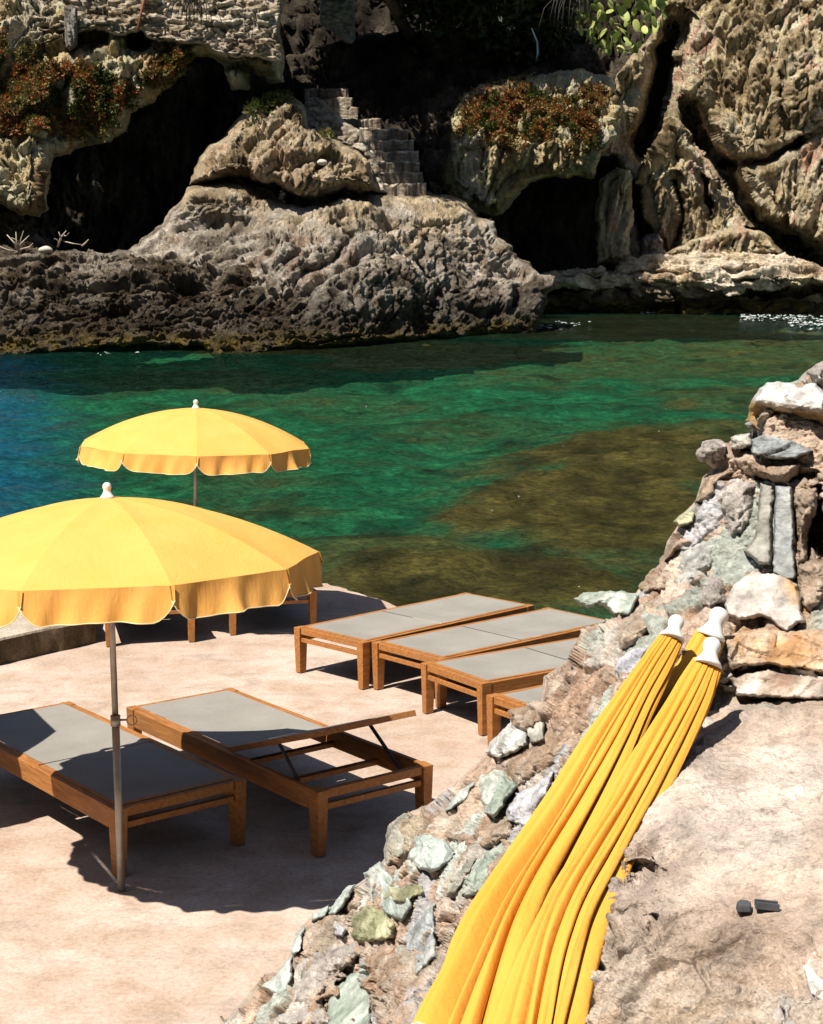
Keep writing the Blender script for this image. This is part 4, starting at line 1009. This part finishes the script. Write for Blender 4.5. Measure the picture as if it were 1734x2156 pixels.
o, _, _, _ = relief('rock_ledge', LEDGE, 2.2, ledge_d, 12, 1.8, rockdisp(0.35, 0.26, 0.13, (1, 0, 0.06), seed=91, an=5, warp=0.25, rid=1.2), ledge_col, M_LEDGE, None, None, [([(1160,608),(1330,606)], 7, 1.2), ([(1420,612),(1425,650)], 9, 1.2), ([(1580,615),(1740,605)], 12, 1.5), ([(1180,586),(1420,578),(1600,572)], 4, .5), ([(1300,596),(1520,590),(1690,588)], 4, .6)], jag=9, ys=0.45)
tag(o, kind='structure')

# dry-stone wall at the top left
def dry_disp(V, P, e):
    q = np.stack([V[:, 0]*1.5, V[:, 1]*0.2, V[:, 2]*5.2], -1); q = q + 0.7*np.stack([fbm(q*.45, 3, 1), fbm(q*.45, 3, 2), fbm(q*.45, 3, 3)], -1)
    f1, g, r, off = cells(q, 6)
    return 0.34*(r[:, 3]-0.5)*sstep(0, .2, g) - 0.26*(1-sstep(0, 0.2, g)) + 0.12*fbm(V*3, 4, 5) + 0.25*fbm(V*.6, 3, 6)
o, _, _, _ = relief('dry_stone_wall', [(60,70),(70,20),(90,-160),(597,-160),(594,20),(590,70),(596,128),(540,122),(470,118),(440,100),(400,96),(360,84),(330,90),(296,66),(250,72),(220,62),(170,74),(130,70)], 2.2, lambda px, py: 61.9+0*px-0.010*(py), 8, 1.2, dry_disp,
    rockcol([(0.22,0.17,0.11),(0.42,0.35,0.25),(0.55,0.47,0.36),(0.64,0.57,0.46)], 8, 1.4, ax=(1, 0, 0)), M_LEDGE, jag=9)
tag(o, 'dry-stone retaining wall of thin flat pale stones along the top of the left cliff', 'stone wall')
tag(relief('stone_pillar', [(134,14),(150,8),(163,16),(166,60),(164,96),(150,108),(138,100),(136,60)], 1.8, lambda px, py: 60.4+0*px, 9, 0.9, rockdisp(.1, .1, .06, (0, 0, 1), seed=5), rockcol(GRY, 9, .9), M_CLIFF)[0], 'grey upright stone post among the red plants at top left', 'stone post')

# stone steps climbing out of the cove
steps = empty('stone_steps', Matrix.Translation(unp(850, 410, 62.0))); ISt = steps.matrix_world.inverted()
tag(steps, 'flight of rough stone steps climbing into the shade behind the mound', 'steps')
SY = [(410,806,898), (387,797,890), (364,784,884), (342,780,882), (318,767,872), (294,748,862), (273,712,850), (249,662,838), (230,650,815), (210,642,800)]
for i, (y, x0, x1) in enumerate(SY):
    Y = 62.0+0.75*i
    x1 = min(x1, x0+(112 if i < 6 else 92))
    a = unp(x0, y, Y); b = unp(x1, y, Y); ztop = unp(x0, y-23, Y+0.0)[2]
    n = 40; V = []; F = []
    prof = [(0.0, a[2]-0.5), (0.0, ztop-0.06), (0.04, ztop), (0.45, ztop+0.01), (1.0, ztop+0.01), (2.0, ztop-0.1)]
    for j in range(n+1):
        s_ = j/n; x = a[0]+(b[0]-a[0])*s_
        for (dy, z) in prof:
            q = np.array([[x, Y+dy, z]]); nn = noise(q*np.array([2.3, 1, 1]), i)[0]; n2 = noise(q*np.array([7, 3, 9]), i+5)[0]
            V.append((x, Y+dy+0.26*nn+0.12*n2, z+(0.11*nn+0.06*n2 if z > a[2]-0.3 else 0)))
    m = len(prof)
    for j in range(n):
        for k in range(m-1):
            q = j*m+k; F.append((q, q+m, q+m+1, q+1))
    V = np.array(V)
    cs = rockcol([(0.16,0.13,0.10),(0.30,0.25,0.19),(0.46,0.40,0.31)], i, 1.6)(V, None, None); cs[np.arange(len(V)) % m >= 2] *= 1.7  # treads painted paler, like edges catching the sun
    o = mesh_np('step', V, np.array(F), M_LEDGE, None, False, np.clip(cs, 0, .75))
    o.parent = steps; o.matrix_parent_inverse = ISt
# stone cheek beside the steps (its left flank catches the sun)
def cheek_disp(V, P, e):
    q = np.stack([V[:, 0]*1.8, V[:, 1]*0.3, V[:, 2]*4.2], -1); f1, g, r, off = cells(q, 3)
    return 0.14*(r[:, 3]-.5)-0.16*(1-sstep(0, .25, g))+0.05*fbm(V*4, 3, 2)
o, _, _, _ = relief('side_wall', [(636,262),(640,212),(678,210),(702,232),(722,252),(758,274),(770,296),(782,320),(796,345),(806,380),(816,406),(786,408),(780,360),(765,325),(715,300),(672,285)], 2.0, lambda px, py: 61.2+(410-py)*0.022+0*px, 8, 1.2, cheek_disp,
   rockcol([(0.28,0.23,0.17),(0.46,0.40,0.31),(0.60,0.53,0.42)], 5, 1.5, ax=(1, 0, 0)), M_LEDGE, jag=3)
o.parent = steps; o.matrix_parent_inverse = ISt
# tall pale stone gatepost up in the shade
tag(relief('stone_pier', [(672,-60),(742,-60),(748,40),(750,95),(735,98),(705,70),(690,60),(674,50)], 2.2, lambda px, py: 72.5+0*px, 9, 0.9, cheek_disp, rockcol([(0.40,0.42,0.44),(0.55,0.57,0.58),(0.66,0.66,0.64)], 3, .9), M_LEDGE)[0],
    'tall pale stone pier standing in shade at the head of the steps', 'stone pier')
# ground between the gully walls
o, _, _, _ = relief('gully_slope', [(560,140),(600,120),(780,70),(960,60),(1240,60),(1280,160),(960,260),(930,420),(905,412),(880,330),(860,300),(640,240),(600,190)], 3.0, lambda px, py: np.interp(py, [60, 250, 420], [74, 68.5, 62.6])+0*px, 10, 1.0, rockdisp(.4, .3, .15, (1, 0, .4), seed=77), rockcol(DRK, 6, .6), M_CLIFF, jag=6)
tag(o, kind='structure')

# scrub-covered hillside added unseen behind the camera to cut sky light and deepen shade
hx, hy = np.meshgrid(np.linspace(-70, 70, 90), np.linspace(0, 1, 40)); Vh = np.stack([hx.ravel(), -5-34*hy.ravel()-0.004*hx.ravel()**2*0, 1.0+42*hy.ravel()**0.95], -1)
Vh[:, 2] += 1.2*fbm(Vh*0.15, 4, 3)
idx = np.arange(90*40).reshape(40, 90); Fh = np.stack([idx[:-1, :-1].ravel(), idx[:-1, 1:].ravel(), idx[1:, 1:].ravel(), idx[1:, :-1].ravel()], -1)
tag(mesh_np('sky_blocking_hillside', Vh, Fh, M_CLIFF, None, True, rockcol([(0.03,0.035,0.015),(0.06,0.06,0.03),(0.10,0.085,0.05)], 3, .3)(Vh, None, None)), kind='structure')

# ------------------------------------------------------------------ plants
def leaves(name, C, N, size, cols, mat, spread=0.25, seed=0, jitter=0.5, long=1.6, parent=None):
    """many small pointed leaves standing off the given points"""
    rg = np.random.default_rng(seed); n = len(C)
    C = C + N*rg.uniform(0, spread, (n, 1)) + rg.normal(0, jitter*size, (n, 3))
    d = N + rg.normal(0, 0.75, (n, 3)); d /= np.linalg.norm(d, axis=1)[:, None]
    s = np.cross(d, rg.normal(size=(n, 3))); s /= np.linalg.norm(s, axis=1)[:, None]
    L = (size*rg.uniform(0.6, 1.4, n))[:, None]
    V = np.stack([C-s*L*0.28, C+s*L*0.28, C+d*L*long*0.6+s*L*0.34, C+d*L*long], 1)
    V = np.stack([C, C+d*L*long*0.5-s*L*0.36, C+d*L*long, C+d*L*long*0.5+s*L*0.36], 1).reshape(-1, 3)
    F = np.arange(4*n).reshape(n, 4)
    return mesh_np(name, V, F, mat, parent, False, np.repeat(cols, 4, 0))
def cover(name, V, N, P, poly, count, pal, seed, size=0.16, thr=-0.1):
    d, ins = poly_dist(P, poly); f = fbm(V*0.9, 4, seed)
    w_ = ins*np.clip((d/25), 0, 1)*sstep(thr, thr+0.25, f+0.012*np.minimum(d, 40)-0.2)
    rg = np.random.default_rng(seed); i = rg.choice(len(V), count, p=w_/w_.sum())
    pal = np.array(pal); f2 = fbm(V[i]*0.8, 4, seed+9)
    k = np.clip((f2*1.3+0.5+rg.normal(0, .22, count))*(len(pal)), 0, len(pal)-1).astype(int)
    cols = pal[k]*rg.uniform(0.55, 1.25, (count, 1))
    o = leaves(name, V[i], N[i], size, cols, M_LEAF, 0.3, seed)
    tag(o, kind='stuff'); return o
RED = [(0.064, 0.08, 0.016), (0.12, 0.128, 0.028), (0.192, 0.144, 0.04), (0.288, 0.112, 0.036), (0.368, 0.088, 0.028), (0.336, 0.16, 0.056), (0.24, 0.208, 0.072)]
o = cover('ground_cover', LV_, LN_, LP_, [(-60,60),(60,80),(120,110),(180,120),(250,150),(300,140),(330,100),(400,90),(415,130),(380,170),(320,200),(280,235),(220,280),(150,300),(60,310),(-60,320)], 60000, RED, 4, 0.095)
tag(o, 'mat of red and green succulents spilling over the left cliff', 'ground cover')
o = cover('ground_cover', c1[0], c1[1], c1[2], [(945,290),(965,210),(1000,185),(1060,165),(1130,165),(1230,165),(1290,190),(1285,260),(1250,320),(1180,345),(1150,300),(1100,330),(1070,310),(1010,290)], 42000, RED, 6, 0.09)
tag(o, 'mat of red and olive succulents on the nose of rock right of the steps', 'ground cover')
GRN = [(0.06,0.08,0.015),(0.12,0.14,0.03),(0.18,0.18,0.06),(0.15,0.12,0.05)]
o = cover('grass_tuft', KV_, KN_, KP_, [(500,280),(530,225),(570,195),(612,185),(615,215),(570,235),(530,270)], 1400, GRN, 8, 0.12, -0.6)
tag(o, 'dry green grass along the crest of the mound', 'grass')
o = cover('grass_tuft', KV_, KN_, KP_, [(668,278),(690,270),(706,292),(690,302),(672,296)], 500, GRN, 9, 0.11, -0.9); tag(o, 'small green tuft beside the stone steps', 'grass')

def tree(name, base, crown, label, n, seed, pal, lf=0.26):
    """crown: list of (centre, radii); trunk and limbs run into it"""
    root = empty(name, Matrix.Translation(base)); inv = root.matrix_world.inverted(); rg = np.random.default_rng(seed)
    bm = bmesh.new(); b = Vector(base); top = Vector(crown[0][0])
    mids = [b.lerp(top, t)+Vector((rg.normal(0, .25), rg.normal(0, .25), 0))*(t > 0) for t in (0, .25, .5, .75, 1)]
    tube(bm, mids, [0.32, 0.27, 0.22, 0.16, 0.08], 10)
    for c, r in crown:
        for q in range(3):
            s0 = mids[1+int(rg.integers(0, 3))]; e0 = Vector(c)+Vector(rg.normal(0, .45, 3))*np.mean(r)
            tube(bm, [s0, s0.lerp(e0, .5)+Vector(rg.normal(0, .3, 3)), e0], [0.10, 0.06, 0.02], 6)
    o = bm_obj('trunk', bm, M_BARK, None, True); o.parent = root; o.matrix_parent_inverse = inv
    Cs = []; Ns = []
    for c, r in crown:
        k = int(n*np.prod(r)**(2/3)/sum(np.prod(rr)**(2/3) for _, rr in crown)); nc = max(10, k//45)
        u = rg.normal(size=(nc, 3)); u /= np.linalg.norm(u, axis=1)[:, None]; cc = np.array(c)+u*np.array(r)*rg.uniform(.35, 1, (nc, 1))
        j = rg.integers(0, nc, k); off = rg.normal(0, 0.34, (k, 3))*np.mean(r)/2.2
        Cs.append(cc[j]+off); nn = off/np.linalg.norm(off, axis=1)[:, None]+np.array([0, 0, .4]); Ns.append(nn)
    Cs = np.concatenate(Cs); Ns = np.concatenate(Ns); Ns /= np.linalg.norm(Ns, axis=1)[:, None]
    pal = np.array(pal); cols = pal[rg.integers(0, len(pal), len(Cs))]*rg.uniform(.6, 1.3, (len(Cs), 1))
    o = leaves('crown', Cs, Ns, lf, cols, M_LEAF, .1, seed); o.parent = root; o.matrix_parent_inverse = inv
    tag(root, label, 'tree', 'dark trees over the gully')
DG = [(0.018,0.030,0.010),(0.03,0.045,0.015),(0.045,0.06,0.02)]
def U(px, py, Y): return tuple(unp(px, py, Y))
tree('pine_tree', U(870, 95, 75), [(U(676,-262,60.4),(2.1,3.6,1.4)), (U(760,-190,69),(3.6,3.0,2.0)), (U(600,-250,68.5),(2.0,2.6,1.6)), (U(880,-120,69.5),(2.6,2.2,1.8)), (U(700,-120,71.5),(2.2,2.2,1.4))], 'dark tree whose crown shades the head of the steps', 34000, 3, DG)
tree('pine_tree', U(1090, 120, 74), [(U(1030,-60,70.5),(2.6,2.2,2.2)), (U(930,-40,71.5),(2.4,2.2,2.0)), (U(1110,20,72.5),(1.9,1.9,2.0)), (U(1060,-190,69.5),(2.2,2.2,2.0)), (U(960,-210,69),(2.6,2.2,2.0))], 'dark dense tree at the top right of the gully beside the cactus', 32000, 5, DG)

# prickly pear, pads one by one
cac = empty('prickly_pear', Matrix.Translation(unp(1310, 120, 69.5))); Ic = cac.matrix_world.inverted()
tag(cac, 'yellow-green prickly pear cactus with oval pads on top of the right cliff', 'cactus')
rg = np.random.default_rng(14)
for k in range(130):
    px = rg.uniform(1212, 1405); py = rg.uniform(-40, 118)
    if py > 118-0.9*max(0, px-1330) and px > 1330: py = rg.uniform(-40, 40)
    if py > 60 and px < 1240: py -= 50
    c = Vector(unp(px, py, 69.2+rg.uniform(-.5, 1.0))); Lp = rg.uniform(.18, .32)
    rot = Matrix.Rotation(rg.uniform(0, 6.3), 4, 'Z') @ Matrix.Rotation(rg.normal(0, .5), 4, 'X') @ Matrix.Rotation(rg.normal(0, .6), 4, 'Y')
    V = []; F = []; n, m = 18, 5
    for sgn in (1, -1):
        for j in range(m+1):
            r = j/m
            for i in range(n):
                a = 2*math.pi*i/n; w_ = (0.62+0.10*math.sin(a))
                V.append(rot @ Vector((Lp*r*w_*math.cos(a), sgn*0.10*Lp*math.sqrt(max(0, 1-r*r)), Lp*(r*math.sin(a)+0.25))) + c)
    for sI in range(2):
        b0 = sI*(m+1)*n
        for j in range(m):
            for i in range(n): F.append((b0+j*n+i, b0+j*n+(i+1) % n, b0+(j+1)*n+(i+1) % n, b0+(j+1)*n+i))
    g = rg.uniform(0, 1); col = np.array([0.15, 0.22, 0.045])*(1-g)+np.array([0.56, 0.60, 0.19])*g
    o = mesh_np('pad', np.array(V), np.array(F), M_PAD, None, True, np.tile(col, (len(V), 1))); o.parent = cac; o.matrix_parent_inverse = Ic
# dead hanging fronds, bluish dead leaf, rusty pole
def fronds(name, px, py, Y, n, ln, label, seed, mat=M_DRIFT, th=0.014):
    rg = np.random.default_rng(seed); bm = bmesh.new(); p0 = Vector(unp(px, py, Y))
    for k in range(n):
        d = rg.normal(0, 1, 2); q = p0+Vector((rg.normal(0, .25), rg.normal(0, .1), rg.normal(0, .15))); l_ = ln*rg.uniform(.5, 1)
        tube(bm, [q, q+Vector((d[0]*.22*l_, -abs(d[1])*.2*l_, -.05*l_)), q+Vector((d[0]*.42*l_, -abs(d[1])*.3*l_, -.45*l_)), q+Vector((d[0]*.5*l_, -abs(d[1])*.3*l_, -l_))], [th, th*1.1, th, th*.4], 5)
    o = bm_obj(name, bm, mat, None, True); tag(o, label, 'dead fronds')
M_DEAD = plain('dead_leaf', (0.06, 0.055, 0.048), 0.9, 0.1, 0, 0.4, 6)
fronds('dead_fronds', 1205, -20, 68.6, 22, 2.1, 'skirt of dead grey fronds hanging beside the cactus', 2, M_DEAD, .022)
fronds('dead_fronds', 410, -12, 60.8, 30, 1.3, 'dry grey fronds hanging over the dry-stone wall', 5, M_DEAD, .018)
bm = bmesh.new(); tube(bm, [unp(1120, 60, 67.5), unp(1132, 88, 67.5), unp(1134, 112, 67.5), unp(1129, 132, 67.5)], [.02, .045, .06, .02], 8)
tag(bm_obj('hanging_leaf', bm, M_BLUE, None, True), 'narrow bluish dead leaf hanging in the dark gully', 'dead leaf')
bm = bmesh.new(); tube(bm, [unp(290, 66, 60.5), unp(309, -30, 61.0)], .05, 8)
tag(bm_obj('rusty_pole', bm, M_RUST, None, True), 'thin rusty pole leaning against the dry-stone wall', 'pole')
# driftwood, pebbles
def drift(px, py, Y, segs, label, seed, cat='driftwood'):
    rg = np.random.default_rng(seed); bm = bmesh.new()
    for a, b, r in segs:
        p, q = Vector(unp(px+a[0], py+a[1], Y)), Vector(unp(px+b[0], py+b[1], Y-.15)); m_ = p.lerp(q, .5)+Vector(rg.normal(0, .04, 3))
        tube(bm, [p, m_, q], [r, r*.8, r*.35], 6)
    tag(bm_obj('driftwood', bm, M_DRIFT, None, True), label, cat)
drift(40, 530, 56.6, [((0,0),(-25,-36),.04), ((0,0),(-6,-42),.035), ((0,-8),(22,-34),.035), ((0,-4),(30,-18),.03), ((0,0),(-42,-12),.03), ((0,-10),(10,-44),.025), ((2,-20),(-16,-30),.02), ((0,0),(-60,8),.05)], 'splayed bleached driftwood root on the left shore', 3)
drift(122, 520, 56.6, [((0,0),(18,-34),.04), ((8,-14),(2,-32),.03), ((14,-24),(24,-30),.025), ((4,-6),(-8,-18),.02)], 'forked pale driftwood branch at the mouth of the left cave', 4)
drift(155, 512, 56.6, [((-20,-4),(22,4),.025), ((18,6),(32,-8),.035)], 'long pale stick lying at the mouth of the left cave', 5)
for (px, py, r, lab) in ((97, 526, .20, 'rounded white pebble on the left shore rocks'), (679, 342, .16, 'white stone lodged on the sunlit knob of the mound')):
    Yp = 56.2 if px < 200 else 57.6
    bm = bmesh.new(); bmesh.ops.create_icosphere(bm, subdivisions=3, radius=r)
    for v_ in bm.verts:
        nn = noise(np.array([[v_.co.x*4, v_.co.y*4, v_.co.z*4+px]]))[0]; v_.co *= (1+.25*nn); v_.co.z *= .7; v_.co.x *= 1.25
    o = bm_obj('pebble', bm, M_PEBBLE, None, True); o.location = unp(px, py, Yp); tag(o, lab, 'stone')

# foam where the swell meets the ledge
tf = NT('foam'); nf = tf.noise(tf.coord((1, 1, 1)), 5, 5, 0.7); tf.fin((0.48, 0.53, 0.53, 1), 0.6, tf.bump(nf, .6, .05), 0.2); M_FOAM = tf.m
rg = np.random.default_rng(3); Vf = []; Ff = []
def foam_patch(px0, px1, py0, py1, n, size):
    for _ in range(n):
        p = unpz(rg.uniform(px0, px1), rg.normal((py0+py1)/2, (py1-py0)/3), 0.03); s_ = size*rg.uniform(.3, 1.2); b = len(Vf); m = 7
        for i in range(m):
            a = 2*math.pi*i/m; r = s_*rg.uniform(.4, 1); Vf.append((p[0]+1.5*r*math.cos(a), p[1]+r*math.sin(a)*1.2, 0.02+rg.uniform(0, .05)))
        Ff.append(tuple(range(b, b+m)))
foam_patch(1560, 1700, 660, 674, 150, .09); foam_patch(1660, 1770, 664, 692, 130, .09); foam_patch(1115, 1160, 684, 692, 26, .12); foam_patch(1150, 1250, 676, 688, 16, .08); foam_patch(1350, 1560, 652, 660, 30, .08)
foam_patch(200, 300, 742, 748, 8, .05); foam_patch(700, 1600, 760, 1150, 10, .012)
tag(mesh_np('foam', np.array(Vf), np.array(Ff), M_FOAM, None, False), kind='stuff', label='white foam breaking against the rock ledge', cat='foam')
